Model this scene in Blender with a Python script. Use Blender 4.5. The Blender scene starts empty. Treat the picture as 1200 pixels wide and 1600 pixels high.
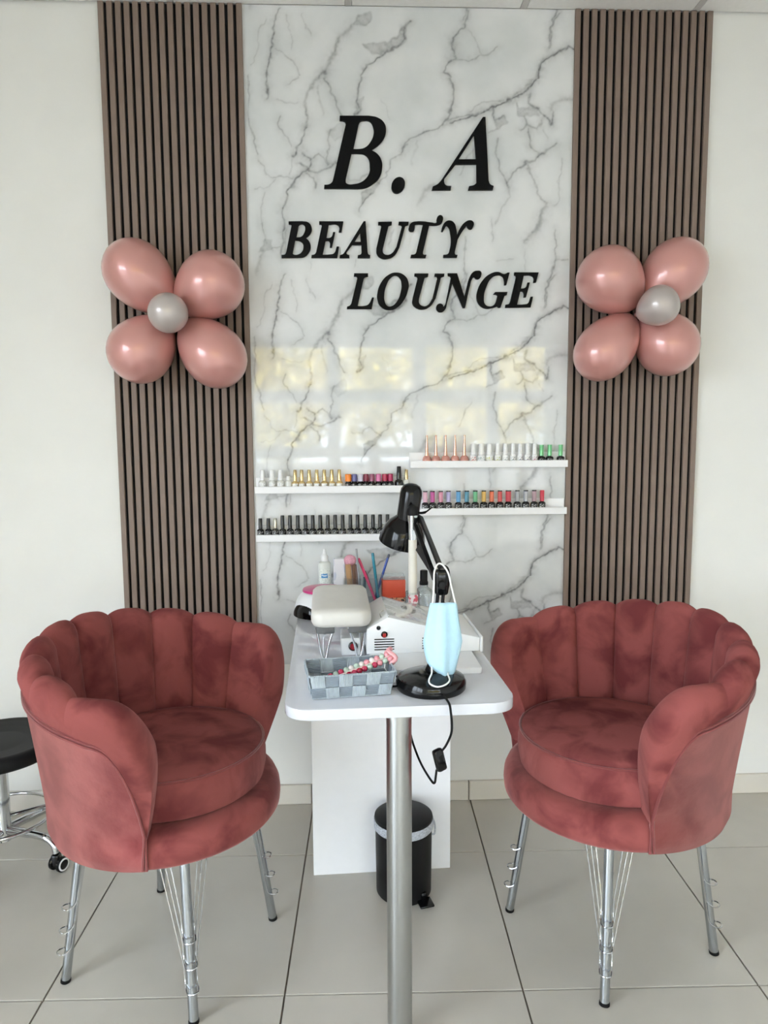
import bpy, bmesh, math, random
import numpy as np
from mathutils import Vector, Matrix
C = bpy.context.scene.collection
PI = math.pi
R = math.radians
random.seed(7)

# ---------------------------------------------------------------- camera
cd = bpy.data.cameras.new('camera'); cam = bpy.data.objects.new('camera', cd); C.objects.link(cam)
cd.sensor_fit = 'VERTICAL'; cd.sensor_height = 36.0; cd.sensor_width = 27.0
cd.lens = 1104.2 / 1600 * 36; cd.clip_start = 0.02; cd.clip_end = 200
def cam_axes(p, y, r):
    f = Vector((math.sin(y)*math.cos(p), math.cos(y)*math.cos(p), -math.sin(p)))
    rt = Vector((math.cos(y), -math.sin(y), 0)); up = rt.cross(f)
    r2 = math.cos(r)*rt + math.sin(r)*up; u2 = -math.sin(r)*rt + math.cos(r)*up
    return r2, u2, f
r2, u2, fw = cam_axes(0.1053, 0.0373, -0.0060)
mw = Matrix.Identity(4)
for i in range(3):
    mw[i][0] = r2[i]; mw[i][1] = u2[i]; mw[i][2] = -fw[i]
mw[0][3], mw[1][3], mw[2][3] = 0.0, -2.5845, 1.3893
cam.matrix_world = mw
sc = bpy.context.scene; sc.camera = cam

# ---------------------------------------------------------------- world, sun, exposure
vs = sc.view_settings
sc.display_settings.display_device = 'sRGB'
vs.view_transform = 'Standard'; vs.look = 'None'; vs.gamma = 1.0; vs.use_curve_mapping = False
vs.exposure = 0.55
sc.cycles.use_denoising = True
sc.cycles.max_bounces = 12; sc.cycles.diffuse_bounces = 6; sc.cycles.transparent_max_bounces = 16
sc.cycles.sample_clamp_indirect = 6.0
wd = bpy.data.worlds.new('sky'); sc.world = wd; wd.use_nodes = True
wn = wd.node_tree.nodes; wl = wd.node_tree.links
bgn = wn['Background']
bgn.inputs['Color'].default_value = (0.80, 0.90, 1.0, 1); bgn.inputs['Strength'].default_value = 9.0
sl = bpy.data.lights.new('sun', 'SUN'); sl.energy = 38.0; sl.angle = R(1.0); sl.color = (1.0, 0.93, 0.80)
so = bpy.data.objects.new('sun', sl); C.objects.link(so)
so.rotation_euler = Vector((0.25, 0.75, 0.75)).to_track_quat('Z', 'Y').to_euler()
def portal(name, loc, rot, sx, sy):
    l = bpy.data.lights.new(name, 'AREA'); l.shape = 'RECTANGLE'; l.size = sx; l.size_y = sy
    o = bpy.data.objects.new(name, l); C.objects.link(o); o.location = loc; o.rotation_euler = rot
    l.cycles.is_portal = True
    return o
YF = -5.6; XL = -2.4; XR = 2.4; H = 2.849
portal('window_portal_front', (0.55, YF-0.03, 1.27), (R(-90), 0, 0), 3.6, 2.5)
portal('window_portal_left', (XL-0.03, -3.55, 1.27), (0, R(90), 0), 2.5, 3.0)

# ---------------------------------------------------------------- helpers
def s2l(c): return tuple(((v/255)/12.92 if v/255 <= 0.04045 else ((v/255+0.055)/1.055)**2.4) for v in c)
def pm(name, rgb, rough=0.5, metal=0.0, var=0.06, scale=30.0, bump=0.0, bscale=None, coat=0.0, coat_rough=0.05,
       sheen=0.0, stretch=None, spec=0.5, sss=0.0, detail=3.0):
    m = bpy.data.materials.new(name); m.use_nodes = True
    nt = m.node_tree; n = nt.nodes; l = nt.links; b = n['Principled BSDF']
    col = s2l(rgb)
    tc = n.new('ShaderNodeTexCoord'); mp = n.new('ShaderNodeMapping'); l.new(tc.outputs['Object'], mp.inputs['Vector'])
    if stretch: mp.inputs['Scale'].default_value = stretch
    nz = n.new('ShaderNodeTexNoise'); nz.inputs['Scale'].default_value = scale; nz.inputs['Detail'].default_value = detail
    l.new(mp.outputs['Vector'], nz.inputs['Vector'])
    rp = n.new('ShaderNodeValToRGB')
    rp.color_ramp.elements[0].position = 0.3; rp.color_ramp.elements[1].position = 0.7
    rp.color_ramp.elements[0].color = (*[max(0, v*(1-var)) for v in col], 1)
    rp.color_ramp.elements[1].color = (*[min(1, v*(1+var)) for v in col], 1)
    l.new(nz.outputs['Fac'], rp.inputs['Fac']); l.new(rp.outputs['Color'], b.inputs['Base Color'])
    b.inputs['Roughness'].default_value = rough; b.inputs['Metallic'].default_value = metal
    b.inputs['Specular IOR Level'].default_value = spec
    b.inputs['Coat Weight'].default_value = coat; b.inputs['Coat Roughness'].default_value = coat_rough
    if sheen:
        b.inputs['Sheen Weight'].default_value = sheen; b.inputs['Sheen Roughness'].default_value = 0.4
    if bump:
        nb = n.new('ShaderNodeTexNoise'); nb.inputs['Scale'].default_value = bscale or scale*4; nb.inputs['Detail'].default_value = 4
        l.new(mp.outputs['Vector'], nb.inputs['Vector'])
        bp = n.new('ShaderNodeBump'); bp.inputs['Strength'].default_value = bump; bp.inputs['Distance'].default_value = 0.002
        l.new(nb.outputs['Fac'], bp.inputs['Height']); l.new(bp.outputs['Normal'], b.inputs['Normal'])
    return m
def clear(name, tint=(1, 1, 1), fac=0.12, rough=0.05, body=None, bodyfac=0.0):
    # thin clear sheet: mostly see-through, a little gloss, optionally a little cloudy body colour
    m = bpy.data.materials.new(name); m.use_nodes = True
    nt = m.node_tree; n = nt.nodes; l = nt.links
    for x in list(n): n.remove(x)
    out = n.new('ShaderNodeOutputMaterial'); tr = n.new('ShaderNodeBsdfTransparent'); gl = n.new('ShaderNodeBsdfGlossy')
    tr.inputs['Color'].default_value = (*tint, 1); gl.inputs['Roughness'].default_value = rough
    fr = n.new('ShaderNodeLayerWeight'); fr.inputs['Blend'].default_value = 0.25
    ad = n.new('ShaderNodeMath'); ad.operation = 'MULTIPLY_ADD'; ad.inputs[1].default_value = 0.6; ad.inputs[2].default_value = fac
    l.new(fr.outputs['Fresnel'], ad.inputs[0])
    nz = n.new('ShaderNodeTexNoise'); nz.inputs['Scale'].default_value = 25
    mx = n.new('ShaderNodeMixShader'); l.new(ad.outputs[0], mx.inputs[0]); l.new(tr.outputs[0], mx.inputs[1]); l.new(gl.outputs[0], mx.inputs[2])
    last = mx
    if body:
        df = n.new('ShaderNodeBsdfDiffuse'); df.inputs['Color'].default_value = (*s2l(body), 1)
        m2 = n.new('ShaderNodeMixShader'); mm = n.new('ShaderNodeMath'); mm.operation = 'MULTIPLY'; mm.inputs[1].default_value = bodyfac*2
        l.new(nz.outputs['Fac'], mm.inputs[0]); l.new(mm.outputs[0], m2.inputs[0])
        l.new(mx.outputs[0], m2.inputs[1]); l.new(df.outputs[0], m2.inputs[2]); last = m2
    l.new(last.outputs[0], out.inputs['Surface'])
    return m
def printed(name, ground, ink, scale=220.0, thr=0.52, rough=0.35, stretch=(1, 1, 1)):
    m = bpy.data.materials.new(name); m.use_nodes = True
    nt = m.node_tree; n = nt.nodes; l = nt.links; b = n['Principled BSDF']
    tc = n.new('ShaderNodeTexCoord'); mp = n.new('ShaderNodeMapping'); l.new(tc.outputs['Object'], mp.inputs['Vector'])
    mp.inputs['Scale'].default_value = stretch
    nz = n.new('ShaderNodeTexNoise'); nz.inputs['Scale'].default_value = scale; nz.inputs['Detail'].default_value = 1
    l.new(mp.outputs['Vector'], nz.inputs['Vector'])
    rp = n.new('ShaderNodeValToRGB'); rp.color_ramp.elements[0].position = thr; rp.color_ramp.elements[1].position = thr+0.05
    rp.color_ramp.elements[0].color = (*s2l(ground), 1); rp.color_ramp.elements[1].color = (*s2l(ink), 1)
    l.new(nz.outputs['Fac'], rp.inputs['Fac']); l.new(rp.outputs['Color'], b.inputs['Base Color'])
    b.inputs['Roughness'].default_value = rough
    return m
def T(x=0, y=0, z=0, rz=0): return Matrix.Translation((x, y, z)) @ Matrix.Rotation(rz, 4, 'Z')
def frame(o, zdir, xhint=(1, 0, 0)):
    z = Vector(zdir).normalized(); x = Vector(xhint); x = (x - z*x.dot(z))
    if x.length < 1e-6: x = Vector((0, 1, 0)) - z*z.y
    x.normalize(); y = z.cross(x)
    m = Matrix.Identity(4)
    for i in range(3): m[i][0], m[i][1], m[i][2], m[i][3] = x[i], y[i], z[i], o[i]
    return m
def box(bm, c, s, bev=0.0, seg=2, M=None):
    g = bmesh.ops.create_cube(bm, size=1.0)['verts']
    for v in g: v.co = Vector((c[0]+v.co.x*s[0], c[1]+v.co.y*s[1], c[2]+v.co.z*s[2]))
    if bev:
        es = list({e for v in g for e in v.link_edges})
        r = bmesh.ops.bevel(bm, geom=es, offset=bev, segments=seg, profile=0.5, affect='EDGES')
        g = list({v for f in r['faces'] for v in f.verts} | {v for v in g if v.is_valid})
    if M is not None:
        for v in g: v.co = M @ v.co
    return g
def grid(bm, P, cu=False, cv=False, M=None):
    V = [[bm.verts.new(M @ Vector(p) if M is not None else p) for p in row] for row in P]
    nu, nv = len(V), len(V[0])
    for i in range(nu if cu else nu-1):
        for j in range(nv if cv else nv-1):
            a, b, c_, d = V[i][j], V[(i+1) % nu][j], V[(i+1) % nu][(j+1) % nv], V[i][(j+1) % nv]
            q = []
            for v in (a, b, c_, d):
                if v not in q: q.append(v)
            if len(q) > 2:
                try: bm.faces.new(q)
                except ValueError: pass
    return V
def lathe(bm, prof, n=24, M=None, a0=0.0, a1=2*PI):
    full = abs(a1-a0-2*PI) < 1e-6
    rows = []
    for r, z in prof:
        if r < 1e-6 and full: rows.append([bm.verts.new(M @ Vector((0, 0, z)) if M is not None else (0, 0, z))]*n)
        else:
            row = []
            for i in range(n):
                a = a0+(a1-a0)*i/(n if full else n-1)
                p = Vector((r*math.cos(a), r*math.sin(a), z)); row.append(bm.verts.new(M @ p if M is not None else p))
            rows.append(row)
    for k in range(len(rows)-1):
        for i in range(n if full else n-1):
            j = (i+1) % n; q = []
            for v in (rows[k][i], rows[k][j], rows[k+1][j], rows[k+1][i]):
                if v not in q: q.append(v)
            if len(q) > 2: bm.faces.new(q)
def smooth_path(pts, n=6):
    P = [Vector(p) for p in pts]; out = []
    for i in range(len(P)-1):
        p0, p1, p2, p3 = P[max(i-1, 0)], P[i], P[i+1], P[min(i+2, len(P)-1)]
        for k in range(n):
            t = k/n
            out.append(0.5*((2*p1)+(p2-p0)*t+(2*p0-5*p1+4*p2-p3)*t*t+(3*p1-p0-3*p2+p3)*t**3))
    out.append(P[-1]); return out
def tube(bm, pts, r, n=8, closed=False, M=None, flat=1.0, hint=(0.3, 0.5, 0.81)):
    P = [Vector(p) for p in pts]; m = len(P); rows = []; nrm = None
    for i in range(m):
        if closed: t = (P[(i+1) % m]-P[i-1]).normalized()
        else: t = (P[min(i+1, m-1)]-P[max(i-1, 0)]).normalized()
        if nrm is None:
            h = Vector(hint); nrm = (h-t*h.dot(t)).normalized()
        else:
            nrm = (nrm-t*nrm.dot(t)).normalized()
        bn = t.cross(nrm); rr = r[i] if isinstance(r, (list, tuple)) else r
        rows.append([P[i]+(nrm*math.cos(2*PI*k/n)*flat+bn*math.sin(2*PI*k/n))*rr for k in range(n)])
    V = grid(bm, rows, cu=closed, cv=True, M=M)
    if not closed:
        bm.faces.new(V[0][::-1]); bm.faces.new(V[-1])
def prism(bm, poly, z0, z1, M=None, bev=0.0):
    a = [bm.verts.new((x, y, z0)) for x, y in poly]; b = [bm.verts.new((x, y, z1)) for x, y in poly]; k = len(poly)
    fs = [bm.faces.new(a[::-1]), bm.faces.new(b)]
    for i in range(k): fs.append(bm.faces.new((a[i], a[(i+1) % k], b[(i+1) % k], b[i])))
    vs_ = a+b
    if bev:
        es = list({e for f in fs[:2] for e in f.edges})
        r = bmesh.ops.bevel(bm, geom=es, offset=bev, segments=2, profile=0.5, affect='EDGES')
        vs_ = list({v for f in r['faces'] for v in f.verts} | {v for v in vs_ if v.is_valid})
    if M is not None:
        for v in vs_: v.co = M @ v.co
def rrect(w, d, r, n=6):
    out = []
    for cx, cy, a in ((w/2-r, d/2-r, 0), (-w/2+r, d/2-r, 90), (-w/2+r, -d/2+r, 180), (w/2-r, -d/2+r, 270)):
        for i in range(n+1):
            t = R(a+90*i/n); out.append((cx+r*math.cos(t), cy+r*math.sin(t)))
    return out
def BM(): return bmesh.new()
def put(name, bm, m, parent=None, smooth=True, loc=None, rot=None, ang=40):
    bmesh.ops.recalc_face_normals(bm, faces=bm.faces)
    me = bpy.data.meshes.new(name); bm.to_mesh(me); bm.free()
    if smooth:
        me.polygons.foreach_set('use_smooth', [True]*len(me.polygons)); me.set_sharp_from_angle(angle=R(ang))
    me.materials.append(m)
    o = bpy.data.objects.new(name, me); C.objects.link(o)
    if parent: o.parent = parent
    if loc is not None: o.location = loc
    if rot is not None: o.rotation_euler = rot
    return o
def tag(o, label, cat, group=None):
    o['label'] = label; o['category'] = cat
    if group: o['group'] = group
    return o
def thing(name, label, cat, loc=(0, 0, 0), rz=0, group=None):
    o = bpy.data.objects.new(name, None); C.objects.link(o); o.empty_display_size = 0.05
    o.location = loc; o.rotation_euler = (0, 0, rz)
    return tag(o, label, cat, group)
def struct(o): o['kind'] = 'structure'; return o
def copy_tree(o, parent=None):
    c = o.copy(); C.objects.link(c)
    if parent: c.parent = parent
    for ch in list(o.children): copy_tree(ch, c)
    return c

# ---------------------------------------------------------------- materials
M_WALL = pm('wall_paint', (230, 229, 225), 0.85, var=0.015, scale=6, bump=0.08, bscale=120)
M_CEIL = pm('ceiling_tile', (232, 230, 226), 0.9, var=0.02, scale=60, bump=0.1, bscale=200)
M_TBAR = pm('ceiling_grid_metal', (190, 186, 182), 0.5, var=0.02)
M_TILE = pm('floor_porcelain', (190, 185, 175), 0.27, var=0.05, spec=0.75, scale=3.5, bump=0.03, bscale=60, detail=6)
M_GROUT = pm('grout', (112, 104, 94), 0.9, var=0.08, scale=80)
M_SKIRT = pm('skirting_tile', (214, 208, 198), 0.35, var=0.03, scale=5)
M_FRAME = pm('window_frame_white', (225, 225, 225), 0.4, var=0.02)
M_PANE = clear('window_glass', fac=0.03, rough=0.0)
M_WOOD = pm('slat_walnut', (130, 113, 102), 0.6, var=0.14, scale=14, stretch=(60, 60, 1.6), bump=0.12, bscale=30, detail=5)
M_FELT = pm('black_felt', (17, 16, 17), 0.95, var=0.2, scale=400)
M_BLACKLET = pm('letter_black_acrylic', (10, 11, 13), 0.5, var=0.05, spec=0.12)
M_SHELF = pm('shelf_white', (238, 238, 240), 0.4, var=0.01)
M_TOP = pm('tabletop_white_gloss', (206, 208, 215), 0.07, var=0.01, coat=0.6, coat_rough=0.03)
M_EDGE = pm('table_white_laminate', (236, 237, 240), 0.35, var=0.01)
M_CHROME = pm('chrome', (205, 207, 210), 0.12, 1.0, var=0.03)
M_SATIN = pm('brushed_steel', (186, 188, 188), 0.28, 1.0, var=0.03, stretch=(1, 1, 0.1))
M_LEGMET = pm('chair_leg_steel', (176, 180, 184), 0.26, 1.0, var=0.03)
M_BLKGL = pm('black_gloss_plastic', (7, 7, 8), 0.12, var=0.05, spec=0.35)
M_BLKMT = pm('black_matte_plastic', (13, 13, 14), 0.5, var=0.08, bump=0.05, bscale=300, spec=0.25)
M_RUBBER = pm('black_rubber', (14, 14, 14), 0.7, var=0.1, spec=0.2)
M_WHPL = pm('white_plastic', (232, 233, 234), 0.3, var=0.01)
M_LEATH = pm('white_leatherette', (214, 211, 205), 0.45, var=0.02, bump=0.08, bscale=350)
M_PINKB = pm('balloon_rose_pearl', (200, 143, 137), 0.34, 0.22, var=0.025, scale=10, coat=0.9, coat_rough=0.06)
M_SILVB = pm('balloon_silver_pearl', (182, 172, 168), 0.36, 0.3, var=0.03, scale=10, coat=0.9, coat_rough=0.06)
M_CLEAR = clear('clear_acrylic', (0.95, 0.97, 0.98), 0.07)
M_BAG = clear('clear_plastic_bag', (0.97, 0.97, 0.97), 0.10, 0.12, (225, 224, 220), 0.10)
M_LINER = clear('bin_liner_film', (0.96, 0.97, 0.98), 0.05, 0.2, (225, 230, 240), 0.55)
M_GREYPL = pm('grey_plastic', (96, 97, 98), 0.5, var=0.04)
def velvet(name, nap, sheen=0.6, dk=(108, 50, 51), lt=(144, 78, 75)):
    # pile fabric: the pile leans along 'nap' (chair space), so the shading normal leans with it
    m = bpy.data.materials.new(name); m.use_nodes = True
    nt = m.node_tree; n = nt.nodes; l = nt.links; b = n['Principled BSDF']
    g = n.new('ShaderNodeNewGeometry')
    nz = n.new('ShaderNodeTexNoise'); nz.inputs['Scale'].default_value = 9.0; nz.inputs['Detail'].default_value = 4; nz.inputs['Distortion'].default_value = 0.5
    l.new(g.outputs['Position'], nz.inputs['Vector'])
    rp = n.new('ShaderNodeValToRGB'); e = rp.color_ramp.elements
    e[0].position = 0.36; e[0].color = (*s2l(dk), 1); e[1].position = 0.58; e[1].color = (*s2l(lt), 1)
    l.new(nz.outputs['Fac'], rp.inputs['Fac']); l.new(rp.outputs['Color'], b.inputs['Base Color'])
    b.inputs['Roughness'].default_value = 0.8; b.inputs['Specular IOR Level'].default_value = 0.1
    b.inputs['Sheen Weight'].default_value = sheen; b.inputs['Sheen Roughness'].default_value = 0.4
    b.inputs['Sheen Tint'].default_value = (1.0, 0.58, 0.55, 1)
    vt = n.new('ShaderNodeVectorTransform'); vt.vector_type = 'VECTOR'; vt.convert_from = 'OBJECT'; vt.convert_to = 'WORLD'
    vt.inputs['Vector'].default_value = nap
    ad = n.new('ShaderNodeVectorMath'); ad.operation = 'ADD'; l.new(g.outputs['Normal'], ad.inputs[0]); l.new(vt.outputs['Vector'], ad.inputs[1])
    nm = n.new('ShaderNodeVectorMath'); nm.operation = 'NORMALIZE'; l.new(ad.outputs['Vector'], nm.inputs[0])
    n2 = n.new('ShaderNodeTexNoise'); n2.inputs['Scale'].default_value = 26; n2.inputs['Detail'].default_value = 5
    l.new(g.outputs['Position'], n2.inputs['Vector'])
    bp = n.new('ShaderNodeBump'); bp.inputs['Strength'].default_value = 0.22; bp.inputs['Distance'].default_value = 0.006
    l.new(n2.outputs['Fac'], bp.inputs['Height']); l.new(nm.outputs['Vector'], bp.inputs['Normal']); l.new(bp.outputs['Normal'], b.inputs['Normal'])
    return m
M_VELVET = velvet('rose_velvet_pile_forward', (0, -0.5, 0)); M_VELSEAT = velvet('rose_velvet_pile_seat', (0, -1.0, 0)); M_VELOUT = velvet('rose_velvet_pile_back', (0, 0.7, 0), 0.32, (118, 50, 52), (154, 83, 81)); M_VELBASE = velvet('rose_velvet_pile_level', (0, 0, 0.15))
M_PIPE = pm('velvet_piping', (124, 58, 57), 0.8, var=0.1, sheen=0.4)
GLYPHS={'B1':[[(-0.048,2.489,1),(0.051,2.49,1),(0.082,2.484,0),(0.104,2.467,0),(0.11,2.444,0),(0.103,2.419,0),(0.086,2.398,0),(0.058,2.378,1),(0.081,2.364,0),(0.094,2.343,0),(0.096,2.319,0),(0.085,2.287,0),(0.062,2.266,0),(0.036,2.253,0),(0.011,2.25,1),(-0.105,2.25,1),(-0.104,2.261,1),(-0.09,2.262,0),(-0.078,2.269,0),(-0.072,2.284,1),(-0.028,2.46,1),(-0.03,2.47,0),(-0.037,2.474,0),(-0.048,2.475,1)],[(-0.004,2.38,1),(0.015,2.38,0),(0.037,2.385,0),(0.057,2.404,0),(0.068,2.431,0),(0.066,2.456,0),(0.055,2.473,0),(0.035,2.476,0),(0.021,2.472,0),(0.015,2.462,1)],[(-0.01,2.367,1),(0.014,2.367,0),(0.037,2.363,0),(0.05,2.349,0),(0.054,2.325,0),(0.052,2.302,0),(0.04,2.283,0),(0.022,2.27,0),(0.0,2.264,0),(-0.024,2.264,0),(-0.031,2.269,1),(-0.031,2.282,1)]],'DOT':[[(0.175,2.265,0),(0.169,2.249,0),(0.156,2.238,0),(0.142,2.236,0),(0.132,2.244,0),(0.129,2.259,0),(0.135,2.276,0),(0.148,2.287,0),(0.162,2.288,0),(0.172,2.28,0)]],'A1':[[(0.447,2.49,1),(0.455,2.49,1),(0.468,2.279,1),(0.473,2.268,0),(0.486,2.261,1),(0.483,2.249,1),(0.398,2.248,1),(0.401,2.26,1),(0.418,2.264,0),(0.427,2.272,1),(0.426,2.335,1),(0.352,2.334,1),(0.313,2.286,1),(0.312,2.273,0),(0.318,2.263,0),(0.337,2.26,1),(0.335,2.248,1),(0.27,2.247,1),(0.273,2.258,1),(0.29,2.266,0),(0.303,2.279,1)],[(0.415,2.43,1),(0.418,2.43,1),(0.424,2.35,1),(0.361,2.349,1)]],'B2':[[(-0.23,2.138,1),(-0.183,2.139,1),(-0.161,2.134,0),(-0.151,2.116,0),(-0.157,2.097,0),(-0.173,2.083,1),(-0.161,2.072,0),(-0.156,2.054,0),(-0.163,2.034,0),(-0.179,2.02,0),(-0.201,2.017,1),(-0.257,2.016,1),(-0.257,2.025,1),(-0.245,2.027,0),(-0.24,2.036,1),(-0.22,2.124,1),(-0.222,2.128,0),(-0.23,2.13,1)],[(-0.206,2.084,1),(-0.187,2.087,0),(-0.176,2.101,0),(-0.173,2.118,0),(-0.179,2.129,0),(-0.19,2.13,0),(-0.197,2.125,1)],[(-0.21,2.076,1),(-0.195,2.074,0),(-0.183,2.066,0),(-0.18,2.052,0),(-0.185,2.037,0),(-0.198,2.027,0),(-0.214,2.026,0),(-0.22,2.03,1)]],'E1':[[(-0.124,2.139,1),(-0.041,2.139,1),(-0.048,2.104,1),(-0.056,2.104,1),(-0.054,2.118,0),(-0.06,2.128,0),(-0.092,2.129,1),(-0.101,2.083,1),(-0.089,2.083,0),(-0.081,2.088,0),(-0.076,2.103,1),(-0.07,2.103,1),(-0.082,2.052,1),(-0.088,2.052,1),(-0.088,2.068,0),(-0.092,2.074,0),(-0.104,2.074,1),(-0.115,2.026,1),(-0.09,2.027,0),(-0.074,2.031,0),(-0.064,2.054,1),(-0.057,2.054,1),(-0.064,2.017,1),(-0.153,2.017,1),(-0.152,2.025,1),(-0.141,2.028,0),(-0.136,2.035,1),(-0.115,2.123,1),(-0.117,2.129,0),(-0.124,2.13,1)]],'A2':[[(0.031,2.14,1),(0.037,2.14,1),(0.043,2.036,1),(0.046,2.028,0),(0.052,2.025,1),(0.051,2.017,1),(0.009,2.017,1),(0.01,2.025,1),(0.02,2.028,0),(0.023,2.034,1),(0.022,2.061,1),(-0.011,2.061,1),(-0.031,2.037,1),(-0.03,2.029,0),(-0.021,2.025,1),(-0.021,2.017,1),(-0.054,2.017,1),(-0.053,2.025,1),(-0.042,2.029,0),(-0.034,2.039,1)],[(0.018,2.103,1),(0.02,2.07,1),(-0.004,2.07,1)]],'U1':[[(0.082,2.138,1),(0.129,2.139,1),(0.128,2.13,1),(0.117,2.126,1),(0.096,2.046,1),(0.098,2.033,0),(0.11,2.026,0),(0.128,2.031,0),(0.145,2.053,1),(0.165,2.124,1),(0.162,2.128,0),(0.153,2.13,1),(0.154,2.139,1),(0.188,2.139,1),(0.186,2.13,1),(0.176,2.126,1),(0.155,2.053,1),(0.138,2.026,0),(0.115,2.015,0),(0.089,2.017,0),(0.076,2.031,0),(0.075,2.049,1),(0.093,2.124,1),(0.09,2.128,0),(0.082,2.129,1)]],'T1':[[(0.19,2.123,0),(0.199,2.136,0),(0.216,2.14,0),(0.243,2.14,0),(0.267,2.137,0),(0.286,2.137,0),(0.287,2.148,0),(0.292,2.159,0),(0.301,2.162,0),(0.308,2.156,0),(0.308,2.145,0),(0.303,2.135,0),(0.292,2.13,0),(0.277,2.128,0),(0.26,2.129,1),(0.238,2.037,1),(0.239,2.029,0),(0.25,2.027,1),(0.247,2.018,1),(0.195,2.018,1),(0.197,2.027,1),(0.211,2.03,0),(0.216,2.038,1),(0.239,2.131,1),(0.223,2.132,0),(0.21,2.129,0),(0.209,2.121,0),(0.206,2.11,0),(0.198,2.107,0),(0.19,2.111,0)]],'Y1':[[(0.303,2.108,1),(0.31,2.13,0),(0.32,2.141,0),(0.333,2.144,0),(0.347,2.137,0),(0.355,2.117,0),(0.358,2.094,1),(0.372,2.122,0),(0.389,2.14,0),(0.406,2.145,0),(0.416,2.139,0),(0.416,2.126,0),(0.408,2.116,0),(0.398,2.119,0),(0.393,2.129,1),(0.376,2.107,0),(0.36,2.08,1),(0.35,2.037,1),(0.352,2.029,0),(0.36,2.027,1),(0.358,2.019,1),(0.311,2.019,1),(0.311,2.027,1),(0.326,2.03,0),(0.332,2.039,1),(0.338,2.07,0),(0.335,2.102,0),(0.328,2.123,0),(0.321,2.127,0),(0.315,2.119,0),(0.308,2.107,1)]],'L1':[[(-0.004,1.963,1),(0.044,1.963,1),(0.044,1.954,1),(0.033,1.952,0),(0.028,1.946,1),(0.006,1.851,1),(0.028,1.851,0),(0.044,1.856,0),(0.059,1.881,1),(0.064,1.88,1),(0.056,1.842,1),(-0.031,1.842,1),(-0.03,1.849,1),(-0.02,1.853,0),(-0.015,1.86,1),(0.007,1.946,1),(0.005,1.952,0),(-0.005,1.954,1)]],'O1':[[(0.143,1.966,0),(0.173,1.956,0),(0.187,1.931,0),(0.184,1.903,0),(0.17,1.872,0),(0.147,1.848,0),(0.118,1.839,0),(0.092,1.848,0),(0.078,1.871,0),(0.078,1.9,0),(0.091,1.932,0),(0.115,1.957,0)],[(0.141,1.957,0),(0.157,1.948,0),(0.163,1.928,0),(0.16,1.9,0),(0.147,1.868,0),(0.126,1.85,0),(0.112,1.851,0),(0.102,1.868,0),(0.101,1.893,0),(0.109,1.925,0),(0.123,1.948,0)]],'U2':[[(0.209,1.963,1),(0.257,1.963,1),(0.256,1.954,1),(0.244,1.95,1),(0.224,1.878,1),(0.224,1.862,0),(0.237,1.851,0),(0.255,1.854,0),(0.273,1.878,1),(0.29,1.947,1),(0.288,1.953,0),(0.28,1.955,1),(0.281,1.963,1),(0.314,1.963,1),(0.313,1.955,1),(0.302,1.951,1),(0.283,1.878,1),(0.266,1.853,0),(0.241,1.841,0),(0.216,1.845,0),(0.202,1.859,0),(0.203,1.881,1),(0.22,1.947,1),(0.217,1.953,0),(0.209,1.955,1)]],'N1':[[(0.327,1.964,1),(0.359,1.964,1),(0.387,1.879,1),(0.396,1.921,0),(0.404,1.949,0),(0.416,1.968,0),(0.43,1.973,0),(0.444,1.97,0),(0.445,1.959,0),(0.439,1.947,0),(0.427,1.946,0),(0.42,1.952,0),(0.411,1.942,0),(0.405,1.921,0),(0.388,1.846,1),(0.381,1.846,1),(0.343,1.932,1),(0.324,1.864,0),(0.316,1.839,0),(0.301,1.831,0),(0.289,1.837,0),(0.287,1.851,0),(0.295,1.859,0),(0.307,1.857,0),(0.311,1.848,1),(0.318,1.857,0),(0.324,1.881,0),(0.338,1.949,1),(0.335,1.954,0),(0.328,1.956,1)]],'G1':[[(0.546,1.967,1),(0.535,1.925,1),(0.529,1.925,1),(0.528,1.941,0),(0.521,1.955,0),(0.502,1.959,0),(0.482,1.949,0),(0.463,1.917,0),(0.455,1.881,0),(0.46,1.857,0),(0.477,1.85,0),(0.493,1.856,0),(0.5,1.867,1),(0.505,1.887,1),(0.501,1.891,0),(0.49,1.893,1),(0.496,1.9,1),(0.539,1.9,1),(0.537,1.891,1),(0.529,1.888,1),(0.515,1.847,1),(0.508,1.847,1),(0.505,1.852,1),(0.486,1.846,0),(0.462,1.844,0),(0.441,1.856,0),(0.431,1.877,0),(0.434,1.907,0),(0.454,1.944,0),(0.481,1.964,0),(0.505,1.969,0),(0.528,1.962,0),(0.54,1.967,1)]],'E2':[[(0.564,1.968,1),(0.65,1.968,1),(0.641,1.934,1),(0.633,1.934,1),(0.634,1.949,0),(0.626,1.957,0),(0.597,1.959,1),(0.587,1.912,1),(0.599,1.913,0),(0.607,1.918,0),(0.612,1.933,1),(0.619,1.933,1),(0.606,1.883,1),(0.599,1.883,1),(0.599,1.896,0),(0.594,1.903,0),(0.585,1.903,1),(0.574,1.856,1),(0.598,1.857,0),(0.614,1.861,0),(0.624,1.884,1),(0.631,1.884,1),(0.623,1.848,1),(0.533,1.847,1),(0.534,1.856,1),(0.546,1.859,0),(0.551,1.867,1),(0.571,1.952,1),(0.568,1.958,0),(0.564,1.959,1)]]}
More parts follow.
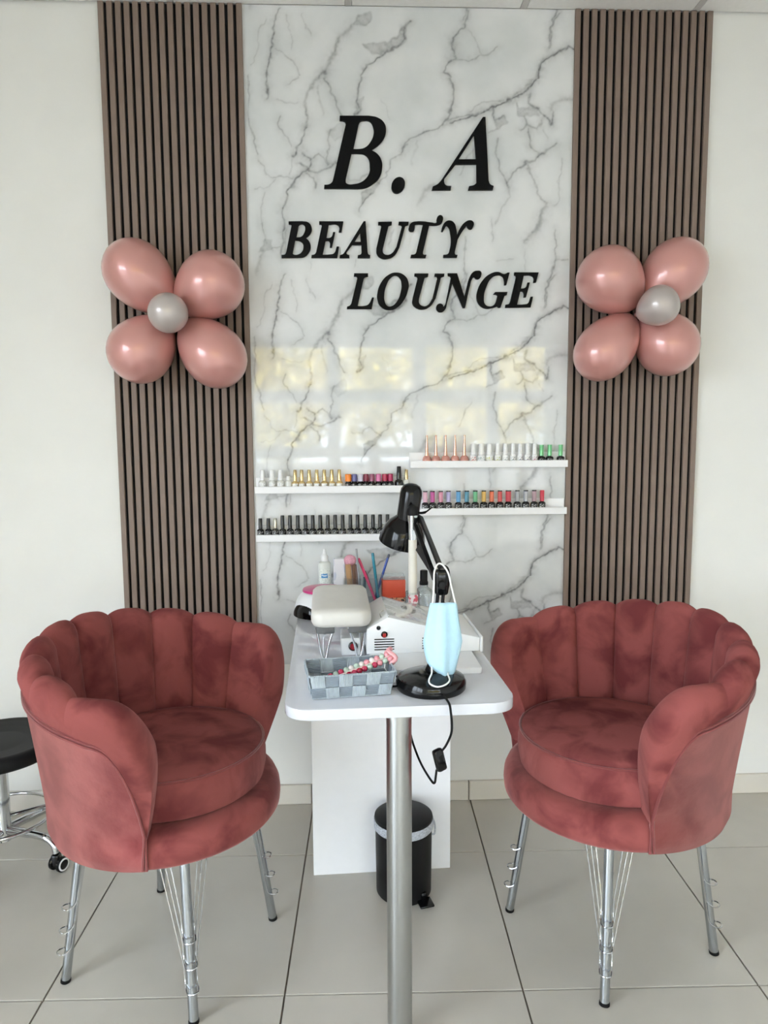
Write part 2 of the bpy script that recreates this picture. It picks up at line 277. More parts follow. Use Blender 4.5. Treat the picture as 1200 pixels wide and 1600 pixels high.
VEINS=[([(-0.254,2.841),(-0.264,2.795),(-0.268,2.735),(-0.282,2.675),(-0.292,2.642),(-0.299,2.587),(-0.297,2.549)],0.0058,0.6,0),([(-0.361,2.623),(-0.361,2.539),(-0.362,2.492),(-0.34,2.412),(-0.336,2.37)],0.0036,0.4,0),([(0.007,2.785),(0.022,2.818),(0.061,2.83),(0.068,2.814),(0.046,2.79)],0,0.5,1),([(-0.003,2.783),(-0.043,2.748),(-0.058,2.71),(-0.083,2.673),(-0.103,2.635)],0.0144,0.45,0),([(-0.103,2.635),(-0.133,2.612),(-0.159,2.565),(-0.169,2.522),(-0.155,2.48),(-0.166,2.457)],0.0096,0.4,0),([(-0.124,2.589),(-0.12,2.542),(-0.111,2.495)],0.0072,0.2,0),([(-0.161,2.457),(-0.181,2.414),(-0.212,2.364)],0.0053,0.6,0),([(-0.212,2.364),(-0.221,2.304)],0.0029,0.25,0),([(-0.104,2.617),(-0.084,2.589),(-0.075,2.566),(-0.06,2.542),(-0.051,2.519),(-0.039,2.496)],0.006,0.5,0),([(0.031,2.73),(0.065,2.731),(0.119,2.727),(0.134,2.745),(0.179,2.785),(0.174,2.741),(0.139,2.718),(0.089,2.694),(0.06,2.703)],0,0.5,1),([(0.194,2.802),(0.176,2.783),(0.169,2.746),(0.139,2.718),(0.089,2.684),(0.045,2.661),(0.025,2.614),(0.014,2.571),(0.009,2.543),(0.019,2.52),(0.004,2.501)],0.0067,0.6,0),([(0.009,2.548),(0.034,2.553),(0.029,2.534),(0.014,2.51),(0.004,2.505)],0,0.4,1),([(-0.081,2.448),(-0.087,2.419),(-0.08,2.396),(-0.098,2.362),(-0.095,2.338)],0.0043,0.4,0),([(-0.087,2.438),(-0.041,2.472),(-0.039,2.434),(-0.062,2.42)],0,0.25,1),([(-0.182,2.371),(-0.157,2.357),(-0.153,2.333),(-0.163,2.309),(-0.183,2.299),(-0.193,2.29),(-0.214,2.266),(-0.229,2.251),(-0.237,2.222),(-0.251,2.174),(-0.25,2.111)],0.0062,0.6,0),([(-0.193,2.342),(-0.158,2.314),(-0.128,2.309),(-0.098,2.324),(-0.068,2.339)],0.0077,0.45,0),([(-0.163,2.3),(-0.139,2.285),(-0.134,2.257)],0.0077,0.5,0),([(-0.158,2.352),(-0.127,2.372),(-0.108,2.362),(-0.095,2.338)],0.0038,0.4,0),([(-0.214,2.266),(-0.209,2.261),(-0.204,2.28),(-0.178,2.304)],0.0072,0.35,0),([(-0.336,2.351),(-0.317,2.327),(-0.308,2.299),(-0.278,2.294),(-0.243,2.297),(-0.208,2.29)],0.0038,0.35,0),([(-0.254,2.493),(-0.259,2.47),(-0.24,2.432),(-0.221,2.39)],0.0031,0.4,0),([(-0.225,2.818),(-0.214,2.773),(-0.208,2.704)],0.0029,0.25,0),([(-0.169,2.828),(-0.141,2.755)],0.0024,0.25,0),([(-0.259,2.708),(-0.201,2.667),(-0.187,2.62),(-0.222,2.597)],0.0026,0.3,0),([(-0.291,2.804),(-0.321,2.762),(-0.317,2.716),(-0.348,2.651)],0.0024,0.22,0),([(-0.268,2.545),(-0.238,2.54),(-0.194,2.534)],0.0036,0.25,0),([(0.093,2.554),(0.113,2.516),(0.123,2.483)],0.0029,0.15,0),([(0.021,2.248),(0.056,2.258),(0.084,2.275),(0.056,2.239),(0.026,2.205)],0,0.5,1),([(0.061,2.244),(0.026,2.205),(0.015,2.171)],0.0043,0.55,0),([(-0.019,2.286),(0.021,2.282),(0.042,2.306),(0.087,2.273)],0.0048,0.35,0),([(0.087,2.273),(0.122,2.311),(0.127,2.35),(0.162,2.364),(0.178,2.388),(0.193,2.398)],0.0038,0.4,0),([(-0.309,2.236),(-0.325,2.198),(-0.326,2.159),(-0.317,2.111)],0.0029,0.3,0),([(-0.268,2.285),(-0.299,2.256),(-0.344,2.255)],0.0029,0.25,0),([(0.17,2.374),(0.195,2.417),(0.246,2.444),(0.291,2.456),(0.316,2.485),(0.331,2.514),(0.343,2.556),(0.348,2.599),(0.335,2.622),(0.31,2.641),(0.315,2.664),(0.335,2.681)],0.0048,0.55,0),([(0.32,2.631),(0.335,2.613),(0.345,2.594),(0.341,2.556),(0.328,2.514)],0.0096,0.3,0),([(0.335,2.681),(0.35,2.688),(0.34,2.725),(0.34,2.758),(0.35,2.765),(0.384,2.786),(0.392,2.814),(0.389,2.837)],0.0053,0.5,0),([(0.34,2.748),(0.342,2.711)],0.0144,0.3,0),([(0.316,2.485),(0.381,2.505),(0.411,2.5),(0.446,2.515)],0.0048,0.45,0),([(0.336,2.48),(0.391,2.491),(0.441,2.505),(0.491,2.53),(0.542,2.554),(0.587,2.573),(0.617,2.597),(0.636,2.626),(0.656,2.673),(0.69,2.695),(0.725,2.716),(0.745,2.735),(0.765,2.728)],0.0053,0.75,0),([(0.542,2.559),(0.611,2.602),(0.636,2.645),(0.66,2.683),(0.725,2.716)],0.012,0.3,0),([(0.401,2.514),(0.441,2.543),(0.521,2.554)],0.0038,0.3,0),([(0.708,2.837),(0.693,2.804),(0.684,2.748),(0.677,2.725)],0.0053,0.5,0),([(0.35,2.683),(0.405,2.684),(0.44,2.698),(0.475,2.701),(0.499,2.723)],0.0038,0.4,0),([(0.399,2.782),(0.419,2.749),(0.442,2.703)],0.0024,0.25,0),([(0.617,2.574),(0.612,2.54),(0.633,2.526),(0.659,2.498),(0.689,2.479)],0.0067,0.55,0),([(0.567,2.545),(0.577,2.521),(0.613,2.528),(0.638,2.522),(0.638,2.503),(0.588,2.502),(0.573,2.502)],0,0.45,1),([(0.593,2.502),(0.598,2.469),(0.573,2.449)],0.0053,0.5,0),([(0.598,2.469),(0.639,2.46),(0.654,2.488)],0.0053,0.4,0),([(0.604,2.455),(0.615,2.402)],0.0053,0.5,0),([(0.654,2.46),(0.675,2.426)],0.0036,0.25,0),([(0.684,2.522),(0.703,2.541),(0.734,2.551),(0.759,2.556)],0.0144,0.35,0),([(0.694,2.513),(0.692,2.474)],0.006,0.5,0),([(0.492,2.492),(0.522,2.497),(0.53,2.48),(0.497,2.458)],0,0.4,1),([(0.491,2.53),(0.489,2.492),(0.522,2.497)],0.0038,0.5,0),([(0.497,2.458),(0.467,2.444)],0.0048,0.35,0),([(0.464,2.522),(0.491,2.53),(0.489,2.513)],0,0.4,1),([(0.505,2.425),(0.501,2.372),(0.514,2.319),(0.54,2.281),(0.548,2.261)],0.0048,0.5,0),([(0.548,2.261),(0.551,2.232),(0.526,2.198),(0.501,2.134)],0.0048,0.25,0),([(0.54,2.281),(0.565,2.315),(0.6,2.344),(0.636,2.354),(0.651,2.373),(0.676,2.388),(0.706,2.403)],0.0072,0.5,0),([(0.615,2.402),(0.651,2.373)],0.0048,0.35,0),([(0.605,2.334),(0.627,2.291),(0.642,2.257),(0.658,2.223),(0.679,2.209)],0.0067,0.4,0),([(0.727,2.359),(0.728,2.321),(0.714,2.272),(0.72,2.223),(0.7,2.204)],0.0038,0.25,0),([(0.679,2.199),(0.659,2.164),(0.64,2.12)],0.012,0.35,0),([(0.66,2.154),(0.64,2.12),(0.604,2.073)],0.0144,0.45,0),([(0.225,2.211),(0.241,2.245),(0.271,2.264)],0.0192,0.3,0),([(0.417,2.391),(0.387,2.362),(0.365,2.299)],0.0036,0.3,0),([(0.226,2.418),(0.215,2.374),(0.2,2.341)],0.0072,0.15,0),([(0.707,2.12),(0.708,2.026),(0.709,2.011),(0.699,1.971),(0.685,1.911),(0.673,1.856)],0.0048,0.45,0),([(0.76,2.021),(0.735,2.014),(0.709,2.011)],0.0036,0.35,0),([(0.389,2.094),(0.389,2.035),(0.384,1.975),(0.382,1.936)],0.0036,0.4,0),([(0.485,2.148),(0.491,2.075)],0.0029,0.25,0),([(0.497,2.008),(0.559,2.015)],0.0029,0.25,0),([(0.6,2.035),(0.603,1.981)],0.0036,0.2,0),([(-0.321,2.139),(-0.315,2.096),(-0.308,2.071)],0.0036,0.35,0),([(-0.329,2.042),(-0.313,2.081),(-0.293,2.076),(-0.291,2.047)],0,0.4,1),([(-0.319,2.037),(-0.332,2.008),(-0.351,1.968)],0.0144,0.35,0),([(-0.291,2.049),(-0.263,2.054)],0.0029,0.4,0),([(-0.252,2.125),(-0.248,2.076),(-0.264,2.032),(-0.264,2.013)],0.0048,0.5,0),([(-0.237,2.125),(-0.243,2.076),(-0.249,2.028)],0.0036,0.3,0),([(-0.158,2.008),(-0.154,1.989)],0.0024,0.2,0),([(-0.001,2.014),(-0.004,1.984)],0.0024,0.2,0),([(0.121,2.063),(0.136,2.112)],0.0036,0.3,0)]
XS1=[-0.341, -0.306, -0.276, -0.248, -0.224, -0.2, -0.173, -0.146, -0.119, -0.092, -0.065, -0.033, -0.011, 0.011, 0.031, 0.052, 0.076, 0.099, 0.119, 0.15, 0.177]
XS2=[-0.352, -0.323, -0.298, -0.272, -0.245, -0.217, -0.189, -0.163, -0.136, -0.109, -0.082, -0.055, -0.027, -0.001, 0.027, 0.055, 0.081, 0.108]
XS3=[0.251, 0.284, 0.319, 0.353, 0.387, 0.419, 0.448, 0.478, 0.508, 0.536, 0.564, 0.59, 0.617, 0.643, 0.668, 0.698, 0.738]
XS4=[0.245, 0.272, 0.302, 0.33, 0.366, 0.397, 0.428, 0.459, 0.488, 0.518, 0.549, 0.582, 0.613, 0.644, 0.673]


# ================================================================ the room
def clip_poly(poly, x0, x1, y0, y1):
    def cut(pl, f):
        out = []
        for i in range(len(pl)):
            a, b = pl[i-1], pl[i]; fa, fb = f(a), f(b)
            if (fa >= 0) != (fb >= 0):
                t = fa/(fa-fb); out.append((a[0]+(b[0]-a[0])*t, a[1]+(b[1]-a[1])*t))
            if fb >= 0: out.append(b)
        return out
    for f in (lambda p: p[0]-x0, lambda p: x1-p[0], lambda p: p[1]-y0, lambda p: y1-p[1]):
        if len(poly) < 3: return []
        poly = cut(poly, f)
    return poly
bm = BM(); box(bm, ((XL+XR)/2, YF/2, -0.055), (XR-XL+0.4, -YF+0.4, 0.10)); floor = struct(put('floor', bm, M_GROUT, smooth=False))
TA = -0.0174; G = 0.6; J = 0.0022
for i in range(-4, 7):
    for j in range(-9, 3):
        x0, x1 = -0.7787+G*i+J, -0.7787+G*(i+1)-J; y0, y1 = -0.9448+G*j+J, -0.9448+G*(j+1)-J
        q = [(x0, y0), (x1, y0), (x1, y1), (x0, y1)]
        q = [(u - TA*v, v + TA*u) for u, v in q]
        q = clip_poly(q, XL, XR, YF, 0.0)
        if len(q) < 3: continue
        bm = BM(); prism(bm, q, -0.006, 0.0, bev=0.0012); put('floor_tile', bm, M_TILE, floor, smooth=False)
bm = BM(); box(bm, (0, 0.06, H/2), (XR-XL+0.4, 0.12, H+0.2)); struct(put('wall_back', bm, M_WALL, smooth=False))
bm = BM(); box(bm, (XR+0.06, YF/2, H/2), (0.12, -YF, H+0.2)); struct(put('wall_right', bm, M_WALL, smooth=False))
ceil = BM(); box(ceil, ((XL+XR)/2, YF/2, H+0.12), (XR-XL+0.6, -YF+0.6, 0.2)); ceil = struct(put('ceiling', ceil, M_CEIL, smooth=False))
for i in range(-5, 5):
    for j in range(10):
        x0, x1 = -0.015+G*i+0.012, -0.015+G*(i+1)-0.012; y0, y1 = -G*(j+1)+0.012, -G*j-0.012
        q = clip_poly([(x0, y0), (x1, y0), (x1, y1), (x0, y1)], XL, XR, YF, -0.012)
        if len(q) < 3: continue
        bm = BM(); prism(bm, q, H, H+0.018, bev=0.002); put('ceiling_tile', bm, M_CEIL, ceil, smooth=False)
for i in range(-4, 5):
    bm = BM(); box(bm, (-0.015+G*i, YF/2, H+0.008), (0.022, -YF, 0.016)); put('ceiling_grid_bar', bm, M_TBAR, ceil, smooth=False)
for j in range(1, 10):
    bm = BM(); box(bm, (0, -G*j, H+0.009), (XR-XL, 0.022, 0.014)); put('ceiling_grid_bar', bm, M_TBAR, ceil, smooth=False)
# skirting tiles along the back wall
bb = BM(); box(bb, (0, -0.004, 0.037), (XR-XL, 0.008, 0.074)); bb = struct(put('baseboard_back', bb, M_GROUT, smooth=False))
for i in range(-5, 4):
    x0 = max(XL, 0.415+G*i); x1 = min(XR, 0.415+G*(i+1))
    if x1-x0 < 0.05: continue
    bm = BM(); box(bm, ((x0+x1)/2, -0.008, 0.0385), (x1-x0-0.004, 0.012, 0.076), 0.002, 1); put('skirting_tile', bm, M_SKIRT, bb, smooth=False)
# walls with windows: front (behind the camera) and left
def wall_with_opening(name, axis, pos, a0, a1, o0, o1, z0, z1):
    bm = BM()
    def seg(u0, u1, w0, w1):
        if axis == 'y': box(bm, ((u0+u1)/2, pos, (w0+w1)/2), (u1-u0, 0.12, w1-w0))
        else: box(bm, (pos, (u0+u1)/2, (w0+w1)/2), (0.12, u1-u0, w1-w0))
    seg(a0, o0, -0.1, H+0.1); seg(o1, a1, -0.1, H+0.1); seg(o0, o1, z1, H+0.1); seg(o0, o1, -0.1, z0)
    return struct(put(name, bm, M_WALL, smooth=False))
wall_with_opening('wall_front', 'y', YF-0.06, XL-0.12, XR+0.12, -1.25, 2.25, 0.04, 2.47)
wall_with_opening('wall_left', 'x', XL-0.06, YF, 0.0, -5.08, -2.07, 0.04, 2.47)
def window(name, axis, pos, cols, rows):
    w = bpy.data.objects.new(name, None); C.objects.link(w); w['kind'] = 'structure'; w.empty_display_size = 0.1
    u0, u1 = cols[0][0], cols[-1][1]; z0, z1 = rows[0][0], rows[-1][1]
    ue = [u0]+[v for c_ in cols for v in c_]; ue = [(cols[k][1], cols[k+1][0]) for k in range(len(cols)-1)]
    ze = [(rows[k][1], rows[k+1][0]) for k in range(len(rows)-1)]
    ue = [(u0-0.07, u0)]+ue+[(u1, u1+0.07)]; ze = [(z0-0.05, z0)]+ze+[(z1, z1+0.05)]
    def b(bm, ua, ub, za, zb, th):
        if axis == 'y': box(bm, ((ua+ub)/2, pos, (za+zb)/2), (ub-ua, th, zb-za))
        else: box(bm, (pos, (ua+ub)/2, (za+zb)/2), (th, ub-ua, zb-za))
    for a_, b_ in ue:
        bm = BM(); b(bm, a_, b_, z0-0.05, z1+0.05, 0.07); put('mullion', bm, M_FRAME, w, smooth=False)
    for a_, b_ in ze:
        bm = BM(); b(bm, u0, u1, a_, b_, 0.06); put('transom', bm, M_FRAME, w, smooth=False)
    for c_ in cols:
        for r_ in rows:
            bm = BM()
            if axis == 'y': P = [(c_[0], pos, r_[0]), (c_[1], pos, r_[0]), (c_[1], pos, r_[1]), (c_[0], pos, r_[1])]
            else: P = [(pos, c_[0], r_[0]), (pos, c_[1], r_[0]), (pos, c_[1], r_[1]), (pos, c_[0], r_[1])]
            bm.faces.new([bm.verts.new(p) for p in P]); put('window_pane', bm, M_PANE, w, smooth=False)
window('window_1', 'y', YF-0.05, [(-1.16, -0.34), (-0.19, 0.64), (0.80, 1.50), (1.64, 2.17)], [(0.10, 0.62), (0.74, 1.16), (1.28, 1.78), (1.93, 2.41)])
window('window_2', 'x', XL-0.05, [(-5.0, -4.1), (-4.0, -3.1), (-3.0, -2.15)], [(0.10, 1.0), (1.1, 2.41)])
# outside: pavement and trees, seen only as the reflection in the glossy marble
bm = BM(); box(bm, (0, -24, -0.16), (60, 36.6, 0.1)); struct(put('pavement', bm, pm('pavement_concrete', (84, 84, 84), 0.9, var=0.1, scale=1.5), smooth=False))
bm = BM(); box(bm, (-17.7, 5, -0.16), (30, 21.3, 0.1)); struct(put('pavement', bm, bpy.data.materials['pavement_concrete'], smooth=False))
M_LEAF = pm('autumn_leaves', (200, 186, 104), 0.7, var=0.5, scale=2.5); M_BARK = pm('bark', (84, 70, 56), 0.9, var=0.3, scale=12)
for k, (tx, ty, th, tr) in enumerate(((-2.9, -12.9, 4.4, 1.2), (-1.35, -10.4, 4.0, 1.1), (0.35, -12.9, 4.4, 1.25), (1.85, -10.4, 4.1, 1.1), (3.6, -12.9, 4.4, 1.25), (5.0, -10.4, 4.0, 1.1))):
    lb = ('first', 'second', 'third', 'fourth', 'fifth', 'sixth')[k]+' yellow-green tree along the pavement outside the shop window'
    t = thing('street_tree', lb, 'tree', (tx, ty, -0.11), 0, 'trees outside the shop window')
    bm = BM(); tube(bm, smooth_path([(0, 0, 0), (0.03, 0.02, 1.0), (-0.02, 0, 2.0), (0.05, 0, 3.2)], 4), [0.14]*5+[0.11]*4+[0.06]*4, 10); put('trunk', bm, M_BARK, t)
    bm = BM(); rg = random.Random(k)
    for q in range(3400):
        d = Vector((rg.gauss(0, 1), rg.gauss(0, 1), rg.gauss(0, 1))).normalized()*tr*rg.random()**0.4
        p = Vector((0, 0, th*0.6))+Vector((d.x, d.y, d.z*1.25))
        a = Vector((rg.uniform(-1, 1), rg.uniform(-1, 1), rg.uniform(-1, 1))).normalized(); b = a.orthogonal().normalized()
        s = rg.uniform(0.05, 0.10)
        bm.faces.new([bm.verts.new(p+a*s), bm.verts.new(p+b*s*0.6), bm.verts.new(p-a*s), bm.verts.new(p-b*s*0.6)])
    f = put('foliage', bm, M_LEAF, t, smooth=False); f['kind'] = 'stuff'

# ================================================================ feature wall
ZB = 0.55
XA, XB_, XC, XD = -0.8542, -0.3750, 0.7640, 1.2450
def slat_panel(x0, x1, label):
    t = thing('slat_panel', label, 'wall panel', ((x0+x1)/2, -0.0005, ZB), 0, 'slatted wood panels')
    w = x1-x0; hh = H-ZB-0.002
    bm = BM(); box(bm, (0, -0.0045, hh/2), (w, 0.009, hh)); put('felt_backing', bm, M_FELT, t, smooth=False)
    sw = 0.0182; pitch = (w-sw)/16; me = None
    for k in range(17):
        if me is None:
            bm = BM(); box(bm, (0, 0, hh/2), (sw, 0.012, hh), 0.0008, 1); o = put('slat', bm, M_WOOD, t, smooth=False); me = o.data
        else:
            o = bpy.data.objects.new('slat', me); C.objects.link(o); o.parent = t
        o.location = (-w/2+sw/2+pitch*k, -0.015, 0)
slat_panel(XA, XB_, 'brown wood slat wall panel left of the marble panel, behind the left balloon flower')
slat_panel(XC, XD, 'brown wood slat wall panel right of the marble panel, behind the right balloon flower')

# marble panel: veins are traced once; the printed sheet repeats every 0.875 m in height
def marble_panel():
    per = 0.875; nx = 418; nr = 300; dz = per/nr; dx = (XC-XB_)/(nx-1)
    xs = XB_+dx*np.arange(nx); zs = dz*np.arange(nr)
    gx, gz = np.meshgrid(xs, zs); dark = np.zeros_like(gx)
    rng = np.random.default_rng(3)
    def vnoise(x, z, sc, seed):
        r = np.random.default_rng(seed).random((64, 64)); u = x*sc; v = z*sc
        i = np.floor(u).astype(int); j = np.floor(v).astype(int); f = u-i; g = v-j; f = f*f*(3-2*f); g = g*g*(3-2*g)
        a = r[i % 64, j % 64]; b = r[(i+1) % 64, j % 64]; c_ = r[i % 64, (j+1) % 64]; d = r[(i+1) % 64, (j+1) % 64]
        return (a*(1-f)+b*f)*(1-g)+(c_*(1-f)+d*f)*g
    n = 64/per*0.25
    wx = gx+0.012*(vnoise(gx, gz, n, 1)-0.5)+0.009*(vnoise(gx, gz, n*4, 2)-0.5); wz = gz+0.012*(vnoise(gx, gz, n, 5)-0.5)+0.009*(vnoise(gx, gz, n*4, 6)-0.5)
    tex = 0.55+0.9*vnoise(gx, gz, n*3, 9)*vnoise(gx, gz, n*8, 11)+0.25*vnoise(gx, gz, n*12, 12)
    for pts, wdt, dk, ispatch in VEINS:
        P = np.array(pts); z_off = P[:, 1].min()-(P[:, 1].min() % per); P = P-np.array([0, z_off])
        for sh in (-per, 0, per):
            Q = P+np.array([0, sh])
            x0, z0 = Q.min(0)-0.05; x1, z1 = Q.max(0)+0.05
            c0, c1 = np.searchsorted(xs, [x0, x1]); r0, r1 = np.searchsorted(zs, [z0, z1])
            if c1 <= c0 or r1 <= r0: continue
            X = wx[r0:r1, c0:c1]; Z = wz[r0:r1, c0:c1]; D = np.full(X.shape, 9.0)
            m = len(Q); inside = np.zeros(X.shape, bool)
            for k in range(m if ispatch else m-1):
                a = Q[k]; b = Q[(k+1) % m]; d = b-a; L2 = max(1e-9, (d**2).sum())
                t = np.clip(((X-a[0])*d[0]+(Z-a[1])*d[1])/L2, 0, 1)
                D = np.minimum(D, np.hypot(X-a[0]-t*d[0], Z-a[1]-t*d[1]))
                if ispatch:
                    cr = ((a[1] > Z) != (b[1] > Z)) & (X < (b[0]-a[0])*(Z-a[1])/((b[1]-a[1]) or 1e-9)+a[0]); inside ^= cr
            if ispatch: v = np.where(inside, 0.62+0.38*np.exp(-D/0.006), np.exp(-(D/0.004)**2))*dk*0.95
            else:
                core = np.exp(-(D/(wdt*0.42+0.0010))**2); halo = 0.34*np.exp(-(D/(wdt*1.1+0.012))**2)
                v = dk*(core+halo)
            v = v*np.clip(tex[r0:r1, c0:c1], 0, 1.3)
            S = dark[r0:r1, c0:c1]; dark[r0:r1, c0:c1] = 1-(1-S)*(1-np.clip(v, 0, 0.95))
    nz_ = int((H-0.001-ZB)/dz)+1
    zz = np.minimum(ZB+dz*np.arange(nz_+1), H-0.001)
    idx = np.round((zz % per)/dz).astype(int) % nr
    vals = dark[idx].ravel().astype(np.float32)
    X, Z = np.meshgrid(xs, zz); N = X.size
    co = np.empty((N, 3), np.float32); co[:, 0] = X.ravel(); co[:, 1] = -0.012; co[:, 2] = Z.ravel()
    ii = np.arange(N).reshape(X.shape); q = np.stack([ii[:-1, :-1], ii[:-1, 1:], ii[1:, 1:], ii[1:, :-1]], -1).reshape(-1, 4)
    me = bpy.data.meshes.new('marble_sheet'); me.vertices.add(N); me.vertices.foreach_set('co', co.ravel())
    me.loops.add(q.size); me.loops.foreach_set('vertex_index', q.ravel().astype(np.int32))
    me.polygons.add(len(q)); me.polygons.foreach_set('loop_start', (np.arange(len(q))*4).astype(np.int32))
    me.update(calc_edges=True)
    at = me.attributes.new('vein', 'FLOAT', 'POINT'); at.data.foreach_set('value', vals)
    m = bpy.data.materials.new('gloss_marble'); m.use_nodes = True; nt = m.node_tree; n_ = nt.nodes; l = nt.links; b = n_['Principled BSDF']
    aa = n_.new('ShaderNodeAttribute'); aa.attribute_name = 'vein'
    tc = n_.new('ShaderNodeTexCoord'); nz = n_.new('ShaderNodeTexNoise'); nz.inputs['Scale'].default_value = 4; nz.inputs['Detail'].default_value = 5
    l.new(tc.outputs['Object'], nz.inputs['Vector'])
    r0 = n_.new('ShaderNodeValToRGB'); r0.color_ramp.elements[0].color = (*s2l((206, 209, 209)), 1); r0.color_ramp.elements[1].color = (*s2l((223, 224, 224)), 1)
    r0.color_ramp.elements[0].position = 0.35; r0.color_ramp.elements[1].position = 0.6
    l.new(nz.outputs['Fac'], r0.inputs['Fac'])
    mx = n_.new('ShaderNodeMix'); mx.data_type = 'RGBA'; l.new(aa.outputs['Fac'], mx.inputs[0]); l.new(r0.outputs['Color'], mx.inputs[6])
    mx.inputs[7].default_value = (*s2l((112, 112, 114)), 1); l.new(mx.outputs[2], b.inputs['Base Color'])
    b.inputs['Roughness'].default_value = 0.04; b.inputs['Coat Weight'].default_value = 0.3; b.inputs['Coat Roughness'].default_value = 0.02
    me.materials.append(m)
    t = thing('marble_panel', 'glossy white marble-print wall panel with grey veins behind the lettering', 'wall panel')
    o = bpy.data.objects.new('marble_sheet', me); C.objects.link(o); o.parent = t
    bm = BM(); box(bm, ((XB_+XC)/2, -0.0059, (ZB+H-0.001)/2), (XC-XB_, 0.0117, H-0.001-ZB)); put('panel_board', bm, M_WHPL, t, smooth=False)
marble_panel()

# raised letters, one thing each
def letter(key, label):
    cu = bpy.data.curves.new('letter', 'CURVE'); cu.dimensions = '2D'; cu.fill_mode = 'BOTH'; cu.extrude = 0.005; cu.bevel_depth = 0.0006; cu.bevel_resolution = 1; cu.resolution_u = 8
    cs = GLYPHS[key]; xs = [p[0] for p in cs[0]]; zs = [p[1] for p in cs[0]]; ox = (min(xs)+max(xs))/2; oz = min(zs)
    for c_ in cs:
        sp = cu.splines.new('BEZIER'); sp.bezier_points.add(len(c_)-1); sp.use_cyclic_u = True
        for bp, p in zip(sp.bezier_points, c_):
            bp.co = (p[0]-ox, p[1]-oz, 0); h = 'VECTOR' if p[2] else 'AUTO'
            bp.handle_left_type = h; bp.handle_right_type = h
    tmp = bpy.data.objects.new('tmp', cu); C.objects.link(tmp)
    dg = bpy.context.evaluated_depsgraph_get(); dg.update()
    me = bpy.data.meshes.new_from_object(tmp.evaluated_get(dg)); bpy.data.objects.remove(tmp)
    me.name = 'wall_letter'; me.materials.clear(); me.materials.append(M_BLACKLET)
    o = bpy.data.objects.new('full_stop' if key == 'DOT' else 'wall_letter', me); C.objects.link(o)
    o.location = (ox, -0.0178, oz); o.rotation_euler = (R(90), 0, 0)
    tag(o, label, 'sign letter', 'raised letters on the marble panel')
for k, lb in (('B1', 'large black italic letter B at the top left of the wall sign'), ('DOT', 'black oval full stop between large B and large A'),
    ('A1', 'large black italic letter A at the top right of the wall sign'), ('B2', 'smaller black italic letter B starting the word BEAUTY'),
    ('E1', 'black italic letter E in the word BEAUTY'), ('A2', 'smaller black italic letter A in the word BEAUTY'), ('U1', 'black italic letter U in the word BEAUTY'),
    ('T1', 'black italic swash letter T in the word BEAUTY'), ('Y1', 'black italic swash letter Y ending the word BEAUTY'), ('L1', 'black italic letter L starting the word LOUNGE'),
    ('O1', 'black italic letter O in the word LOUNGE'), ('U2', 'black italic letter U in the word LOUNGE'), ('N1', 'black italic swash letter N in the word LOUNGE'),
    ('G1', 'black italic letter G in the word LOUNGE'), ('E2', 'black italic letter E ending the word LOUNGE')):
    letter(k, lb)

# balloon flowers
def egg(bm, ctr, axis, a, b, n=32, m=22):
    Mx = frame(ctr, axis); prof = []
    for i in range(m+1):
        th = PI*i/m; c_ = math.cos(th); prof.append((b*math.sin(th)*(1+0.16*c_-0.05*c_*c_) if 0 < i < m else 0.0, a*c_))
    lathe(bm, prof, n, Mx)
def balloon_flower(label, hub, petals, silver):
    t = thing('balloon_flower', label, 'balloons', (hub[0], -0.022, hub[1]), 0, 'balloon flowers on the slat panels')
    for dx_, dz_, a, b, lbl in petals:
        cx, cz = dx_-hub[0], dz_-hub[1]; ax = Vector((cx, -0.02, cz)).normalized()
        c_ = Vector((cx, -b-0.004, cz)); bm = BM(); egg(bm, c_, ax, a, b); o = put('balloon', bm, M_PINKB, t); o['label'] = lbl
        bm = BM(); lathe(bm, [(0.0, 0.004), (0.006, 0.0), (0.005, -0.006), (0.010, -0.014), (0.0, -0.012)], 12, frame(c_-ax*a, ax)); put('balloon_knot', bm, M_PINKB, o)
    bm = BM(); egg(bm, Vector((silver[0]-hub[0], -0.215, silver[1]-hub[1])), Vector(silver[3]), silver[2]*1.06, silver[2]*0.98); o = put('balloon', bm, M_SILVB, t); o['label'] = 'small silver balloon at the centre of the flower'
balloon_flower('four pink balloons with silver centre on the left slat panel', (-0.610, 1.812),
    [(-0.712, 1.922, 0.137, 0.105, 'upper left pink balloon'), (-0.494, 1.892, 0.125, 0.108, 'upper right pink balloon'), (-0.716, 1.694, 0.124, 0.106, 'lower left pink balloon'), (-0.492, 1.682, 0.135, 0.103, 'lower right pink balloon')],
    (-0.602, 1.792, 0.064, (0.2, -0.8, -0.3)))
balloon_flower('four pink balloons with silver centre on the right slat panel', (0.985, 1.822),
    [(0.875, 1.912, 0.124, 0.109, 'upper left pink balloon'), (1.080, 1.935, 0.135, 0.102, 'upper right pink balloon'), (0.872, 1.700, 0.136, 0.097, 'lower left pink balloon'), (1.068, 1.712, 0.120, 0.104, 'lower right pink balloon')],
    (0.992, 1.812, 0.066, (0.8, -0.5, 0.4)))

